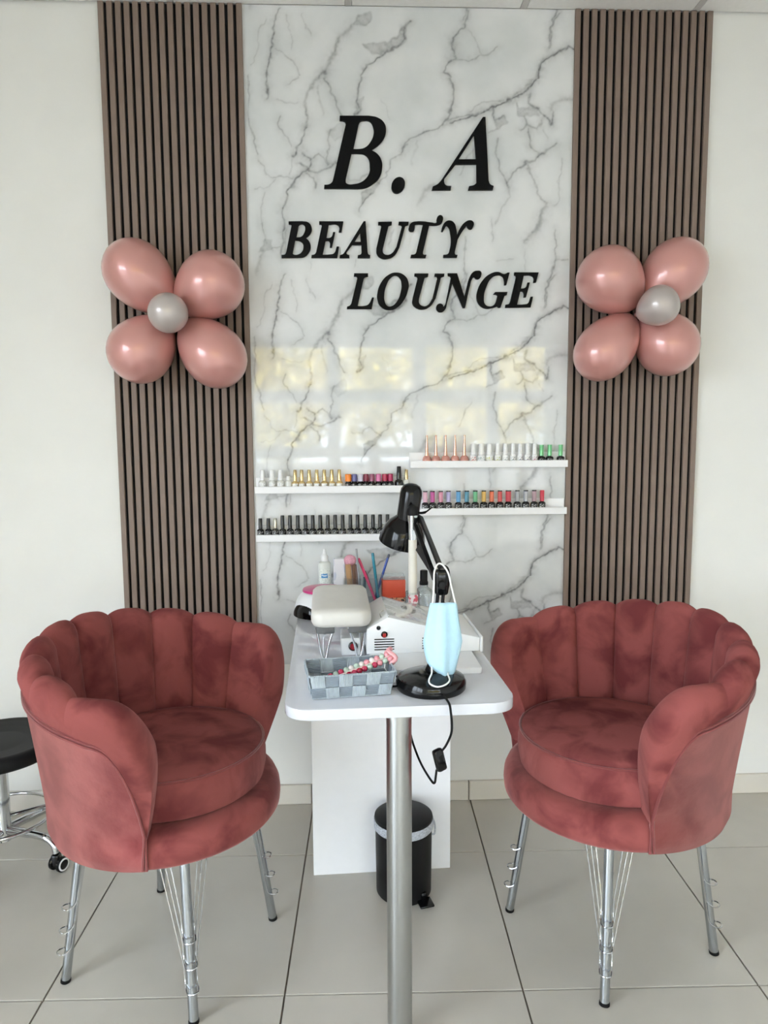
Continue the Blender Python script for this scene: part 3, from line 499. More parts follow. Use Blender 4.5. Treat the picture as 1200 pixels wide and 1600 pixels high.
# ================================================================ shelves and polish bottles
def ledge(label, x0, x1, zb, zt):
    t = thing('picture_ledge', label, 'shelf', ((x0+x1)/2, -0.012, zb), 0, 'white picture ledges on the marble panel'); w = x1-x0; h = zt-zb
    bm = BM(); box(bm, (0, -0.0245, 0.005), (w-0.001, 0.0285, 0.0098)); put('shelf_board', bm, M_SHELF, t, smooth=False)
    bm = BM(); box(bm, (0, -0.0435, h/2), (w, 0.009, h), 0.0012, 1); put('front_lip', bm, M_SHELF, t, smooth=False)
    bm = BM(); box(bm, (0, -0.0052, (h+0.030)/2), (w, 0.0098, h+0.030), 0.0012, 1); put('back_rail', bm, M_SHELF, t, smooth=False)
ledge('white ledge at upper left with gold capped bottles', -0.366, 0.190, 1.192, 1.217)
ledge('white ledge at lower left with black bottles', -0.366, 0.190, 1.018, 1.043)
ledge('white ledge at upper right with tall rose gold bottles', 0.189, 0.759, 1.279, 1.304)
ledge('white ledge at lower right with coloured cap bottles', 0.189, 0.759, 1.108, 1.133)
M_PRW = printed('label_white_on_black', (16, 16, 17), (210, 210, 210), 300, 0.56)
M_PRG = printed('label_grey_on_white', (228, 228, 226), (130, 132, 130), 260, 0.6)
matc = {}
def cm(rgb, rough=0.3, metal=0.0, coat=0.3):
    k = (rgb, rough, metal)
    if k not in matc: matc[k] = pm('lacquer_%d_%d_%d' % rgb, rgb, rough, metal, var=0.05, scale=60, coat=coat)
    return matc[k]
def arc_label(bm, r, z0, z1, half=55, n=10, ox=0):
    lathe(bm, [(r, z0), (r, z1)], n, None, R(-90-half), R(-90+half))
def bottle(x, z, label, group, body_r, body_h, cap_r0, cap_r1, cap_h, body_m, cap_m, shoulder=0.006, lab=None, ring=None, y=-0.036, square=False):
    t = thing('nail_polish_bottle', label, 'nail polish', (x, y, z), 0, group)
    b = body_r; bh = body_h; bm = BM()
    lathe(bm, [(0, 0), (b*0.92, 0), (b, 0.002), (b, bh-shoulder), (b*0.8, bh-shoulder*0.3), (cap_r0*0.8, bh), (cap_r0*0.8, bh+0.002), (0, bh+0.002)], 20); put('glass_body', bm, body_m, t)
    bm = BM(); z0 = bh+0.001
    lathe(bm, [(0, z0), (cap_r0, z0), (cap_r0, z0+0.002), (cap_r1, z0+cap_h-0.0015), (cap_r1*0.85, z0+cap_h), (0, z0+cap_h)], 18); put('cap', bm, cap_m, t)
    if lab:
        bm = BM(); arc_label(bm, b+0.0003, bh*0.2, (bh-shoulder)*0.92); put('label', bm, lab, t)
    if ring:
        bm = BM(); lathe(bm, [(cap_r1*1.03, z0+cap_h-0.003), (cap_r1*1.03, z0+cap_h+0.0008), (0, z0+cap_h+0.0008)], 18); put('cap_ring', bm, ring, t)
    return t
ORD = ['first', 'second', 'third', 'fourth', 'fifth', 'sixth', 'seventh', 'eighth', 'ninth', 'tenth', 'eleventh', 'twelfth', 'thirteenth', 'fourteenth', 'fifteenth', 'sixteenth', 'seventeenth', 'eighteenth']
BLK = cm((18, 18, 19), 0.2); WHT = cm((236, 236, 236), 0.35); GOLD = cm((214, 190, 140), 0.22, 1.0); GLASSW = cm((214, 214, 208), 0.12); GOLDB = cm((214, 186, 128), 0.2, 0.3)
z1 = 1.2022; g1 = 'bottles on the upper left ledge'
for k in range(3): bottle(XS1[k], z1, ORD[k]+' white capped bottle from the left on the upper left ledge', g1, 0.0135, 0.036, 0.0085, 0.0075, 0.036, GLASSW, WHT, lab=M_PRG)
bottle(XS1[3], z1, 'short pale bottle between white capped and gold capped bottles', g1, 0.0125, 0.036, 0.0075, 0.007, 0.014, GLASSW, WHT)
for k in range(4, 11): bottle(XS1[k], z1, ORD[k-4]+' gold capped bottle from the left on the upper left ledge', g1, 0.0122, 0.032, 0.0072, 0.0062, 0.040, GOLDB, GOLD, lab=M_PRG)
for k, (nm, rgb) in enumerate((('bright orange', (238, 130, 24)), ('slate blue', (98, 98, 150)), ('pale lavender grey', (206, 200, 214)), ('maroon', (120, 24, 52)), ('plum', (146, 74, 104)), ('pink', (208, 110, 158)), ('crimson', (160, 18, 64)), ('raspberry', (172, 30, 84)))):
    bottle(XS1[11+k], z1, 'short black bottle with %s cap on the upper left ledge' % nm, g1, 0.0118, 0.029, 0.0098 if k else 0.0115, 0.0098 if k else 0.0115, 0.026, BLK, cm(rgb), lab=M_PRW)
bottle(XS1[19], z1, 'wide shouldered black bottle with tapered cap at the right of the upper left ledge', g1, 0.0155, 0.036, 0.0095, 0.0075, 0.046, BLK, BLK, shoulder=0.010)
bottle(XS1[20], z1, 'single gold capped bottle at the right end of the upper left ledge', g1, 0.011, 0.034, 0.0066, 0.006, 0.036, GLASSW, GOLD)
z2 = 1.0282; g2 = 'black bottles on the lower left ledge'
SIL = cm((196, 192, 176), 0.25, 0.6)
for k, x in enumerate(XS2):
    if k == 2: bottle(x, z2, 'black bottle with silver cap on the lower left ledge', g2, 0.0122, 0.036, 0.0068, 0.0064, 0.036, cm((60, 60, 54), 0.2), SIL, lab=M_PRW)
    else: bottle(x, z2, ORD[k]+' bottle from the left on the lower left ledge, all black', g2, 0.0122, 0.035, 0.0072, 0.0067, 0.037 if k < 2 else 0.047, BLK, cm((30, 30, 31), 0.35), lab=M_PRW)
z3 = 1.2892; g3 = 'bottles on the upper right ledge'
ROSE = cm((212, 168, 148), 0.25, 1.0); ROSEB = cm((204, 146, 134), 0.25, 0.15)
for k in range(5):
    t = thing('nail_polish_bottle', ORD[k]+' tall rose gold bottle from the left on the upper right ledge', 'nail polish', (XS3[k], -0.036, z3), 0, g3)
    bm = BM(); lathe(bm, [(0, 0), (0.0125, 0), (0.0158, 0.008), (0.0160, 0.018), (0.0135, 0.028), (0.008, 0.033), (0, 0.033)], 22); put('glass_body', bm, ROSEB, t)
    bm = BM(); lathe(bm, [(0, 0.032), (0.0068, 0.032), (0.0062, 0.042), (0.0042, 0.075), (0.0034, 0.098), (0.0038, 0.106), (0, 0.107)], 16); put('cap', bm, ROSE, t)
inkc = [(196, 60, 66), (120, 150, 150), (196, 200, 70), (190, 196, 90), (150, 160, 160), (96, 120, 130), (60, 56, 110), (80, 70, 120), (180, 70, 120)]
inkn = ['a red band', 'a blue-grey print', 'a yellow print', 'an olive yellow print', 'a pale grey print', 'a teal grey print', 'a dark violet print', 'a purple print', 'a pink print']
for k in range(9):
    big = k in (1, 2)
    bottle(XS3[5+k], z3, '%swhite capped bottle with %s on the upper right ledge' % ('larger ' if big else '', inkn[k]), g3, 0.0146 if big else 0.0120, 0.036, 0.0105 if big else 0.0078, 0.0086 if big else 0.0066, 0.038, WHT, WHT,
           lab=printed('label_ink_%d' % k, (226, 226, 224), inkc[k], 240, 0.55))
GRN = cm((124, 196, 142), 0.3, 0.35)
for k, nm in enumerate(('leftmost', 'middle', 'rightmost')):
    bottle(XS3[14+k], z3, nm+' of the three black bottles with mint green caps', g3, 0.0142, 0.029, 0.0078, 0.0078, 0.039, BLK, GRN, ring=GRN, lab=M_PRW)
z4 = 1.1182; g4 = 'coloured cap bottles on the lower right ledge'
for k, (nm, rgb) in enumerate((('pale pink', (224, 178, 196)), ('magenta', (188, 82, 146)), ('dusty pink', (206, 138, 158)), ('lilac', (176, 168, 206)), ('sky blue', (92, 158, 206)), ('steel blue', (84, 142, 166)), ('mint green', (112, 184, 138)),
    ('mustard gold', (206, 164, 82)), ('orange', (222, 112, 76)), ('coral red', (206, 82, 80)), ('wide red', (196, 62, 74)), ('mid grey', (158, 160, 164)), ('silver grey', (178, 180, 186)), ('mauve grey', (172, 142, 150)), ('bright red', (206, 58, 78)))):
    r_ = 0.0100 if nm == 'wide red' else 0.0080
    bottle(XS4[k], z4, 'black bottle with %s cap on the lower right ledge' % nm, g4, 0.0130, 0.035, r_, r_, 0.040, BLK, cm(rgb, 0.35), lab=M_PRW, ring=BLK if k not in (14,) else None)

# ================================================================ shell armchairs
ZS = 0.485; PH = 128.0; PA = 103.0
def hgt(phi):
    a = abs(phi)
    if a <= PA: return 0.906-0.068*(a/PA)**1.5
    return ZS+0.353*max(0.0, 1-((a-PA)/(PH-PA))**2.6)**0.44
def flare(phi): return 0.040+0.118*min(1.0, abs(phi)/128)**2.5
def rin(z, phi): return 0.238+(flare(phi)-0.003)*max(0, (z-ZS)/0.42)**1.15
def rout(z, phi): return 0.297+flare(phi)*max(0, (z-ZS)/0.42)**1.1
def pol(phi, r, z): return (r*math.sin(R(phi)), r*math.cos(R(phi)), z)
def wgt(phi): return min(1.0, max(0.0, (abs(phi)-95)/33))
def pad(phi, r, z, s_=0.0):
    # arm front: the outer edge sits further back than the inner, and tucks in towards the seat
    a = abs(phi); sg = 1 if phi >= 0 else -1
    w_ = wgt(phi)
    t = min(1, max(0, (0.74-z)/0.26))**1.2
    a2 = a-11*w_*max(s_, t)
    return pol(sg*a2, r, z)
def seam(phi):
    h = hgt(phi); Hh = h-ZS; cap = min(0.05, Hh*0.5); return h-cap-0.05*min(1, Hh/0.2)
def channel(p0, p1, arm=0):
    rows = []; n = 30 if arm else 16
    for i in range(n+1):
        v = i/n
        if arm > 0: phi = p0+(p1-p0)*math.sin(v*PI/2)
        elif arm < 0: phi = p1+(p0-p1)*math.sin((1-v)*PI/2)
        else: phi = p0+(p1-p0)*v
        u = 2*v-1; b = (1-abs(u)**2.8)
        if arm > 0 and v > 0.5 or arm < 0 and v < 0.5: b = 1.0
        h = hgt(phi); Hh = max(h-ZS, 0.0); bz = 0.018*b*min(1, Hh/0.2); h = h-0.018+bz if Hh > 0.03 else h
        Hh = max(h-ZS, 0.002); cap = min(0.05, Hh*0.5); row = []; bi = 0.024*b*min(1, Hh/0.12)
        zt = ZS+Hh-cap
        for k in range(9):
            z = ZS-0.004+(zt-ZS+0.004)*k/8; row.append(pad(phi, rin(z, phi)-bi+0.012, z))
        ri, ro = rin(zt, phi)-bi+0.012, rout(zt, phi)+0.004*b
        for k in range(1, 12):
            t = PI*(1-k/12); row.append(pad(phi, (ri+ro)/2+(ro-ri)/2*math.cos(t), zt+cap*math.sin(t), 0.30*(k/12)**2))
        zs = seam(phi)
        for k in range(4):
            z = zt+(zs-zt)*k/3; row.append(pad(phi, rout(z, phi)+0.004*b*(1-k/3)-0.001*k, z, 0.30+0.70*k/3))
        row.append(pad(phi, rout(zs, phi)-0.02, zs, 1.0)); row.append(pad(phi, rin(ZS, phi)+0.02, ZS-0.004))
        rows.append(row)
    bm = BM(); V = grid(bm, rows, cv=True)
    for e in (V[0], V[-1]):
        try: bm.faces.new(e)
        except ValueError: pass
    bmesh.ops.remove_doubles(bm, verts=bm.verts, dist=0.0002)
    return bm
def make_chair(label, loc, rz):
    t = thing('shell_armchair', label, 'armchair', loc, rz, 'rose velvet shell armchairs')
    bm = BM(); lathe(bm, [(0, 0.404), (0.268, 0.404), (0.284, 0.409), (0.292, 0.420), (0.294, 0.440), (0.292, 0.462), (0.284, 0.480), (0.268, 0.489), (0.24, 0.491), (0, 0.491)], 72); put('seat_base', bm, M_VELBASE, t)
    bm = BM(); lathe(bm, [(0, 0.396), (0.262, 0.396), (0.264, 0.405), (0, 0.405)], 48); put('base_plate', bm, M_RUBBER, t)
    bm = BM(); lathe(bm, [(0, 0.490), (0.222, 0.490), (0.236, 0.500), (0.243, 0.530), (0.243, 0.560), (0.239, 0.588), (0.231, 0.597), (0.20, 0.603), (0.10, 0.610), (0, 0.612)], 72); cu = put('seat_cushion', bm, M_VELSEAT, t, loc=(0, -0.016, 0))
    bm = BM(); tube(bm, [(0.2375*math.cos(2*PI*k/64), 0.2375*math.sin(2*PI*k/64), 0.593) for k in range(64)], 0.0036, 6, closed=True); put('cushion_piping', bm, M_PIPE, cu)
    # outer back
    def edge():
        for i in range(121):
            t_ = -1+2*i/120; phi = (1 if t_ >= 0 else -1)*PH*math.sin(abs(t_)*PI/2)**0.9
            yield phi-(1 if phi >= 0 else -1)*11*wgt(phi), max(seam(phi), 0.455), phi
    rows = []
    for phs, zs, phi in edge():
        row = []
        for k in range(15):
            z = 0.407+(zs+0.006-0.407)*k/14; rr = rout(max(z, ZS), phs) if z > ZS else 0.297-0.010*max(0, (0.43-z)/0.023)**2
            row.append(pol(phs, rr, z))
        for k in (0.5, 1.0): row.append(pol(phs, rr-0.012*k, zs+0.008))
        row.append(pol(phs, 0.275, 0.42))
        rows.append(row)
    bm = BM(); V = grid(bm, rows, cv=True); bm.faces.new(V[0]); bm.faces.new(V[-1]); put('outer_shell', bm, M_VELOUT, t)
    for sgn in (0, 1):
        pts = [pol(phs, rout(max(zs, ZS), phs)+0.002, zs+0.003-0.008*sgn) for phs, zs, phi in edge()]
        PE = PH-11
        if sgn == 0: pts = [pol(-PE, 0.297, 0.416)]+pts+[pol(PE, 0.297, 0.416)]
        else: pts = [pol(-PE+1.8, 0.297, 0.416)]+pts[3:-3]+[pol(PE-1.8, 0.297, 0.416)]
        bm = BM(); tube(bm, pts, 0.0032, 6); put('welt', bm, M_PIPE, t)
    ed = [-92+23*k for k in range(9)]
    for k in range(8): put('channel', channel(ed[k], ed[k+1]), M_VELVET, t, ang=60)
    put('arm_pad', channel(92, PH, 1), M_VELVET, t, ang=60); put('arm_pad', channel(-PH, -92, -1), M_VELVET, t, ang=60)
    for q in range(4):
        a = R(45+90*q); er = Vector((math.cos(a), math.sin(a), 0)); et = Vector((-math.sin(a), math.cos(a), 0))
        rz_ = lambda z: 0.275-0.058*z/0.4
        top = er*rz_(0.402)+Vector((0, 0, 0.402)); bot = er*rz_(0.004)+Vector((0, 0, 0.004))
        bm = BM(); tube(bm, [top, bot], 0.0118, 16); lg = put('leg', bm, M_LEGMET, t)
        bm = BM(); tube(bm, [er*rz_(0.008)+Vector((0, 0, 0.008)), er*rz_(0)], 0.0128, 16); put('foot_cap', bm, M_RUBBER, lg)
        for zk, Tt in ((0.088, 0.060), (0.145, 0.048), (0.205, 0.036)):
            r0 = rz_(zk); P = []
            def pt(dr, tt, z): return er*dr+et*tt+Vector((0, 0, z))
            half = [pt(0.205, Tt, 0.400), pt(r0-0.012, 0.0150, zk+0.045), pt(r0-0.004, 0.0142, zk+0.008), pt(r0+0.012, 0.0140, zk-0.004), pt(r0+0.023, 0.0110, zk-0.004), pt(r0+0.029, 0.0, zk-0.003)]
            oth = [Vector(p)-2*et*Vector(p).dot(et) for p in half[:-1]][::-1]
            path = [half[0]]+smooth_path(half[1:]+oth[:-1], 4)+[oth[-1]]
            bm = BM(); tube(bm, path, 0.0017, 6); put('wire_brace', bm, M_CHROME, lg)
    return t
chA = make_chair('rose velvet shell armchair to the left of the white table, near the black stool', (-0.511, -0.763, 0), R(-22+90))
chB = copy_tree(chA); chB['label'] = 'rose velvet shell armchair to the right of the white table, opening towards it'
chB.location = (0.692, -0.75, 0); chB.rotation_euler = (0, 0, R(204+90))

# ================================================================ manicure table
TZ = 0.81; TR = R(2.6); TO = (0.093, -1.112)
tb = thing('manicure_table', 'narrow white gloss manicure table on one steel leg and a white panel', 'table', (TO[0], TO[1], 0), TR)
bm = BM(); prism(bm, [(x, y+0.535) for x, y in rrect(0.512, 1.07, 0.055, 8)], TZ-0.024, TZ, bev=0.002)
top = put('tabletop', bm, M_TOP, tb, ang=30)
bm = BM(); lathe(bm, [(0.0285, 0.012), (0.0285, TZ-0.030)], 32, T(-0.005, 0.036)); put('leg', bm, M_SATIN, tb)
bm = BM(); lathe(bm, [(0, 0), (0.0295, 0), (0.0295, 0.013), (0, 0.013)], 32, T(-0.005, 0.036)); put('foot_cap', bm, M_RUBBER, tb)
bm = BM(); lathe(bm, [(0, TZ-0.031), (0.034, TZ-0.031), (0.034, TZ-0.0245), (0, TZ-0.0245)], 32, T(-0.005, 0.036)); put('mounting_plate', bm, M_SATIN, tb)
bm = BM(); box(bm, (0.005, 0.675, (TZ-0.0245)/2), (0.440, 0.018, TZ-0.0245), 0.001, 1); put('side_panel', bm, M_EDGE, tb, smooth=False)

# low white slab under the dust collector
sb = thing('riser_board', 'low white board under the nail dust collector', 'board', (0.166, -0.911, TZ), R(1.5))
bm = BM(); prism(bm, [(x, y+0.18) for x, y in rrect(0.272, 0.36, 0.006, 3)], 0.0, 0.015, bev=0.002); put('board', bm, M_EDGE, sb, ang=30)

# nail dust collector
mc = thing('nail_dust_collector', 'white sloped nail dust collector with black vent slots and red switch', 'nail device', (0.02, -0.785, TZ+0.015), R(2.5))
bm = BM(); prism(bm, [(0, 0), (0.300, 0), (0.300, 0.036), (0.056, 0.098), (0, 0.066)], -0.245, 0.0, Matrix.Rotation(R(90), 4, 'X'), bev=0.003); put('housing', bm, M_WHPL, mc, ang=30)
bm = BM(); box(bm, (0.3045, 0.1225, 0.0185), (0.007, 0.249, 0.043), 0.002, 1); put('end_flange', bm, M_WHPL, mc, smooth=False)
for k in range(5):
    bm = BM(); box(bm, (0.046, -0.0004, 0.012+0.0068*k), (0.052, 0.0016, 0.0026)); put('vent_slot', bm, M_BLKMT, mc, smooth=False)
    bm = BM(); box(bm, (0.172, -0.0004, 0.012+0.0068*k), (0.052, 0.0016, 0.0026)); put('vent_slot', bm, M_BLKMT, mc, smooth=False)
Mf = frame((0.031, 0.0, 0.070), (0, -1, 0)); bm = BM(); lathe(bm, [(0.0055, -0.001), (0.0055, 0.003), (0.004, 0.0045), (0, 0.0045)], 16, Mf); put('knob', bm, M_BLKGL, mc)
Mf = frame((0.046, 0.0, 0.052), (0, -1, 0)); bm = BM(); lathe(bm, [(0.0085, -0.001), (0.0085, 0.002), (0.007, 0.003), (0, 0.003)], 20, Mf); sw = put('switch_bezel', bm, M_BLKGL, mc)
bm = BM(); box(bm, (0.046, -0.004, 0.0505), (0.009, 0.003, 0.010), 0.001, 1); put('rocker', bm, cm((180, 44, 40)), sw, smooth=False)
# clear bag with a printed card lying on its slope
bg = thing('plastic_bag', 'clear crinkled plastic bag with printed card on the dust collector', 'bag', (0.072, -0.785, TZ+0.113), R(2.5))
rows = []; rg = random.Random(4)
for i in range(15):
    row = []
    for j in range(15):
        u = i/14; v = j/14; x = 0.005+0.165*u; y = 0.012+0.222*v
        zz = -0.254*max(0, x-0.004)+0.004+0.010*math.sin(u*PI)*math.sin(v*PI)+rg.uniform(-0.0006, 0.0006)+0.004*math.sin(9*u+7*v)*math.sin(PI*v)
        row.append((x, y, max(zz, -0.254*max(0, x-0.004)+0.0025)))
    rows.append(row)
bm = BM(); grid(bm, rows); sbg = put('bag_film', bm, M_BAG, bg)
bm = BM(); grid(bm, [[(0.055+0.1*i/6, 0.07+0.12*j/6, -0.254*(0.051+0.1*i/6)+0.0022) for j in range(7)] for i in range(7)]); put('printed_card', bm, printed('card_print', (226, 224, 216), (150, 147, 140), 330, 0.60, stretch=(1, 1, 1)), bg)
bm = BM(); tube(bm, smooth_path([(0.006, 0.01, 0.004), (0.0, 0.012, -0.008), (-0.010, 0.03, -0.010), (-0.014, 0.05, 0.0), (-0.004, 0.05, 0.006)], 5), 0.0016, 6); put('bag_fold', bm, M_BAG, bg)

# little nail drill control box
nd = thing('nail_drill_unit', 'small white control box with red knob behind the arm rest legs', 'nail device', (-0.022, -0.745, TZ), R(2.5))
bm = BM(); box(bm, (0, 0.05, 0.024), (0.052, 0.10, 0.048), 0.004, 2); put('housing', bm, M_WHPL, nd)
Mf = frame((0.006, 0.0, 0.026), (0, -1, 0)); bm = BM(); lathe(bm, [(0.0125, -0.001), (0.0125, 0.004), (0.010, 0.006), (0, 0.006)], 20, Mf); kb = put('knob_ring', bm, M_BLKGL, nd)
bm = BM(); lathe(bm, [(0.009, 0.005), (0.008, 0.009), (0, 0.0095)], 18, Mf); put('knob_cap', bm, cm((150, 30, 44)), kb)

# arm rest cushion on chrome legs
ar = thing('manicure_arm_rest', 'white padded arm rest on chrome hairpin legs', 'arm rest', (-0.045, -0.79, TZ), R(2.5))
rows = []; NA = 40
sec = [(0.0, 0.0), (0.93, 0.0), (0.99, 0.010), (1.0, 0.022), (0.985, 0.034), (0.90, 0.041), (0.6, 0.045), (0.0, 0.046)]
out = rrect(0.158, 0.300, 0.034, 9)
for sx, z in sec: rows.append([(x*sx, 0.135+y*(1-(1-sx)*0.5), 0.093+z+0.010*max(0, y/0.15)) for x, y in out])
bm = BM(); grid(bm, rows, cv=True); bmesh.ops.remove_doubles(bm, verts=bm.verts, dist=0.0005); put('cushion', bm, M_LEATH, ar, ang=70)
for yy in (0.012, 0.255):
    for sx in (-1, 1):
        bm = BM(); box(bm, (sx*0.042, yy+0.006, 0.0825), (0.048, 0.03, 0.021), 0.004, 2); put('leg_bracket', bm, M_GREYPL, ar)
        P = [(sx*0.064, yy, 0.088), (sx*0.058, yy, 0.045), (sx*0.050, yy, 0.008), (sx*0.045, yy, 0.0036), (sx*0.040, yy, 0.008), (sx*0.034, yy, 0.040), (sx*0.018, yy, 0.088)]
        bm = BM(); tube(bm, smooth_path(P, 5), 0.0034, 10); put('leg', bm, M_CHROME, ar)

# nail lamp (white dome, pink lid, dark opening)
nl = thing('nail_curing_lamp', 'white dome nail lamp with pink lid half hidden by arm rest', 'nail lamp', (-0.116, -0.300, TZ), R(0))
rows = []
for i in range(49):
    a = 2*PI*i/48; row = []
    for k in range(13):
        t = k/12*PI/2; sx = math.cos(t)**0.55; row.append((0.094*sx*math.cos(a), 0.098*sx*math.sin(a), 0.004+0.083*math.sin(t)**0.8))
    rows.append(row)
bm = BM(); grid(bm, rows[:-1], cu=True); bmesh.ops.remove_doubles(bm, verts=bm.verts, dist=0.0004); put('dome', bm, M_WHPL, nl, ang=60)
bm = BM(); lathe(bm, [(0, 0), (0.088, 0), (0.088, 0.006), (0, 0.006)], 40); put('base', bm, M_GREYPL, nl)
bm = BM(); rows = []
for i in range(25):
    a = 2*PI*i/24; rows.append([(0.068*math.cos(a)*s_, 0.072*math.sin(a)*s_, 0.088+0.008*(1-s_*s_)-0.006*(s_ > 0.99)) for s_ in (1.0, 0.97, 0.8, 0.5, 0.0)])
grid(bm, rows[:-1], cu=True); bmesh.ops.remove_doubles(bm, verts=bm.verts, dist=0.0004); put('lid', bm, cm((196, 44, 118), 0.3), nl, ang=60)
rows = []
for i in range(17):
    a = R(-178+88*i/16); row = []
    for k in range(9):
        t = k/8*0.92; w_ = 1-abs(2*i/16-1)**3; sx = math.cos(t*0.9)**0.55; row.append((0.0985*sx*math.cos(a), 0.1025*sx*math.sin(a), 0.006+0.060*(math.sin(t)**0.8)*(0.35+0.65*w_)))
    rows.append(row)
bm = BM(); grid(bm, rows); put('opening_visor', bm, M_BLKGL, nl)

# woven basket
bk = thing('woven_basket', 'blue-grey woven strap basket on the front of the table', 'basket', (-0.023, -1.008, TZ), R(8.5))
def wmat(nm, stretch, col):
    m = pm(nm, col, 0.7, var=0.12, scale=40)
    nt = m.node_tree; n = nt.nodes; l = nt.links; b = n['Principled BSDF']
    wv = n.new('ShaderNodeTexWave'); wv.inputs['Scale'].default_value = 95; wv.bands_direction = stretch; tc = n.new('ShaderNodeTexCoord')
    l.new(tc.outputs['Object'], wv.inputs['Vector']); bp = n.new('ShaderNodeBump'); bp.inputs['Strength'].default_value = 0.6; bp.inputs['Distance'].default_value = 0.002
    l.new(wv.outputs['Fac'], bp.inputs['Height']); l.new(bp.outputs['Normal'], b.inputs['Normal']); return m
WA = wmat('strap_ribbed_upright', 'X', (172, 182, 191)); WB = wmat('strap_ribbed_level', 'Z', (136, 147, 158))
bw, bd, tw, td, bh = 0.172, 0.084, 0.190, 0.118, 0.056
def bpt(side, u, v, off):
    w = bw+(tw-bw)*v; d = bd+(td-bd)*v; z = 0.002+bh*v
    if side == 0: return Vector((-w/2+w*u, -d/2-off, z))
    if side == 1: return Vector((w/2+off, -d/2+d*u, z))
    if side == 2: return Vector((w/2-w*u, d/2+off, z))
    return Vector((-w/2-off, d/2-d*u, z))
for side, nc in ((0, 6), (1, 3), (2, 6), (3, 3)):
    for c_ in range(nc):
        for r_ in range(2):
            up = (c_+r_) % 2; off = 0.0028 if up else 0.0; th = 0.0022; bulge = 0.0022 if up else 0.0; P = []
            gu = 0.0 if up else 0.004
            rows = []
            for i in range(4):
                row = []
                for j in range(4):
                    u = (c_+gu+(1-2*gu)*i/3)/nc; v = (r_+0.01+0.98*j/3)/2
                    row.append(bpt(side, u, v, off+bulge*math.sin(PI*i/3)*math.sin(PI*j/3)+th))
                rows.append(row)
            bm = BM(); V = grid(bm, rows); back = [[bpt(side, (c_+gu+(1-2*gu)*i)/nc, (r_+0.01+0.98*j)/2, off) for j in (0, 1)] for i in (0, 1)]
            Bv = [[bm.verts.new(p) for p in row] for row in back]
            bm.faces.new((Bv[0][0], Bv[0][1], Bv[1][1], Bv[1][0]))
            bm.faces.new([Bv[0][0], Bv[1][0]]+[V[i][0] for i in (3, 2, 1, 0)]); bm.faces.new([Bv[0][1], Bv[1][1]]+[V[i][3] for i in (3, 2, 1, 0)])
            bm.faces.new([Bv[0][0], Bv[0][1]]+[V[0][j] for j in (3, 2, 1, 0)]); bm.faces.new([Bv[1][0], Bv[1][1]]+[V[3][j] for j in (3, 2, 1, 0)])
            put('woven_strap', bm, WA if up else WB, bk)
bm = BM(); box(bm, (0, 0, 0.0015), (bw-0.002, bd-0.002, 0.003)); put('basket_bottom', bm, WA, bk, smooth=False)
for zz, v in ((0.003, 0.0), (bh+0.003, 1.0)):
    w = bw+(tw-bw)*v+0.004; d = bd+(td-bd)*v+0.004
    bm = BM(); tube(bm, [(x, y, zz) for x, y in rrect(w, d, 0.006, 4)], 0.0022, 6, closed=True); put('rim_wire', bm, WA, bk)
# beaded strip and dark file block in the basket
bd_ = thing('beaded_strip', 'strip of crimson, white and pink beads leaning out of the basket', 'beads', (-0.020, -1.010, TZ))
A_ = Vector((-0.060, -0.020, 0.030)); B_ = Vector((0.094, 0.028, 0.072)); dr = (B_-A_).normalized(); sd = dr.cross(Vector((0, -0.6, 0.8))).normalized()
bm = BM(); tube(bm, [A_, B_], 0.0028, 8); put('bar', bm, cm((232, 214, 208)), bd_)
bcol = [(176, 24, 60), (232, 224, 222), (196, 60, 92), (226, 150, 160), (182, 204, 190)]
for k in range(13):
    for sg in (-1, 1):
        c_ = A_.lerp(B_, (k+0.5)/13)+sd*sg*(0.0088 if sg > 0 else 0.0095)+Vector((0, 0, 0.002*sg)); bm = BM()
        bmesh.ops.create_icosphere(bm, subdivisions=2, radius=0.0072, matrix=Matrix.Translation(c_)); put('bead', bm, cm(bcol[(k*2+(sg > 0)*1+(k//3)) % 5 if k < 10 else 3+(k % 2)], 0.15), bd_)
bm = BM(); tube(bm, [B_+sd*0.016*math.cos(t)+Vector((0.006*math.sin(3*t), 0, 0.012*math.sin(t))) for t in [2*PI*i/24 for i in range(24)]], 0.0052, 8, closed=True); put('ruffled_end', bm, cm((224, 160, 164), 0.4), bd_)
fb = thing('buffer_block', 'black nail buffer block lying in the woven basket', 'nail file', (0.030, -1.002, TZ+0.003), R(14))
bm = BM(); box(bm, (0, 0, 0.016), (0.070, 0.024, 0.032), 0.003, 2); put('block', bm, M_BLKMT, fb)

# ================================================================ desk lamp
dl = thing('desk_lamp', 'black gloss jointed desk lamp on a round base at the table front', 'lamp', (0.166, -0.998, TZ))
bm = BM(); lathe(bm, [(0, 0), (0.078, 0), (0.081, 0.004), (0.0815, 0.018), (0.077, 0.027), (0.060, 0.034), (0.030, 0.039), (0.0, 0.040)], 56); put('base', bm, M_BLKGL, dl)
J1 = Vector((0.012, 0.012, 0.036)); J2 = Vector((0.030, 0.052, 0.238))
bm = BM(); lathe(bm, [(0.026, 0.030), (0.024, 0.044), (0.016, 0.058), (0.014, 0.072), (0, 0.074)], 24, T(J1.x, J1.y)); put('base_joint', bm, M_BLKGL, dl)
for s_ in (-1, 1):
    o_ = Vector((0.0065*s_, 0, 0)); bm = BM(); tube(bm, [J1+Vector((0, 0, 0.03))+o_, J2+o_], 0.0062, 4, flat=0.7, hint=(1, 0.2, 0)); put('lower_arm', bm, M_BLKMT, dl, smooth=False)
bm = BM(); box(bm, (J2.x, J2.y, J2.z), (0.032, 0.024, 0.062), 0.008, 3); jt = put('elbow_joint', bm, M_BLKGL, dl)
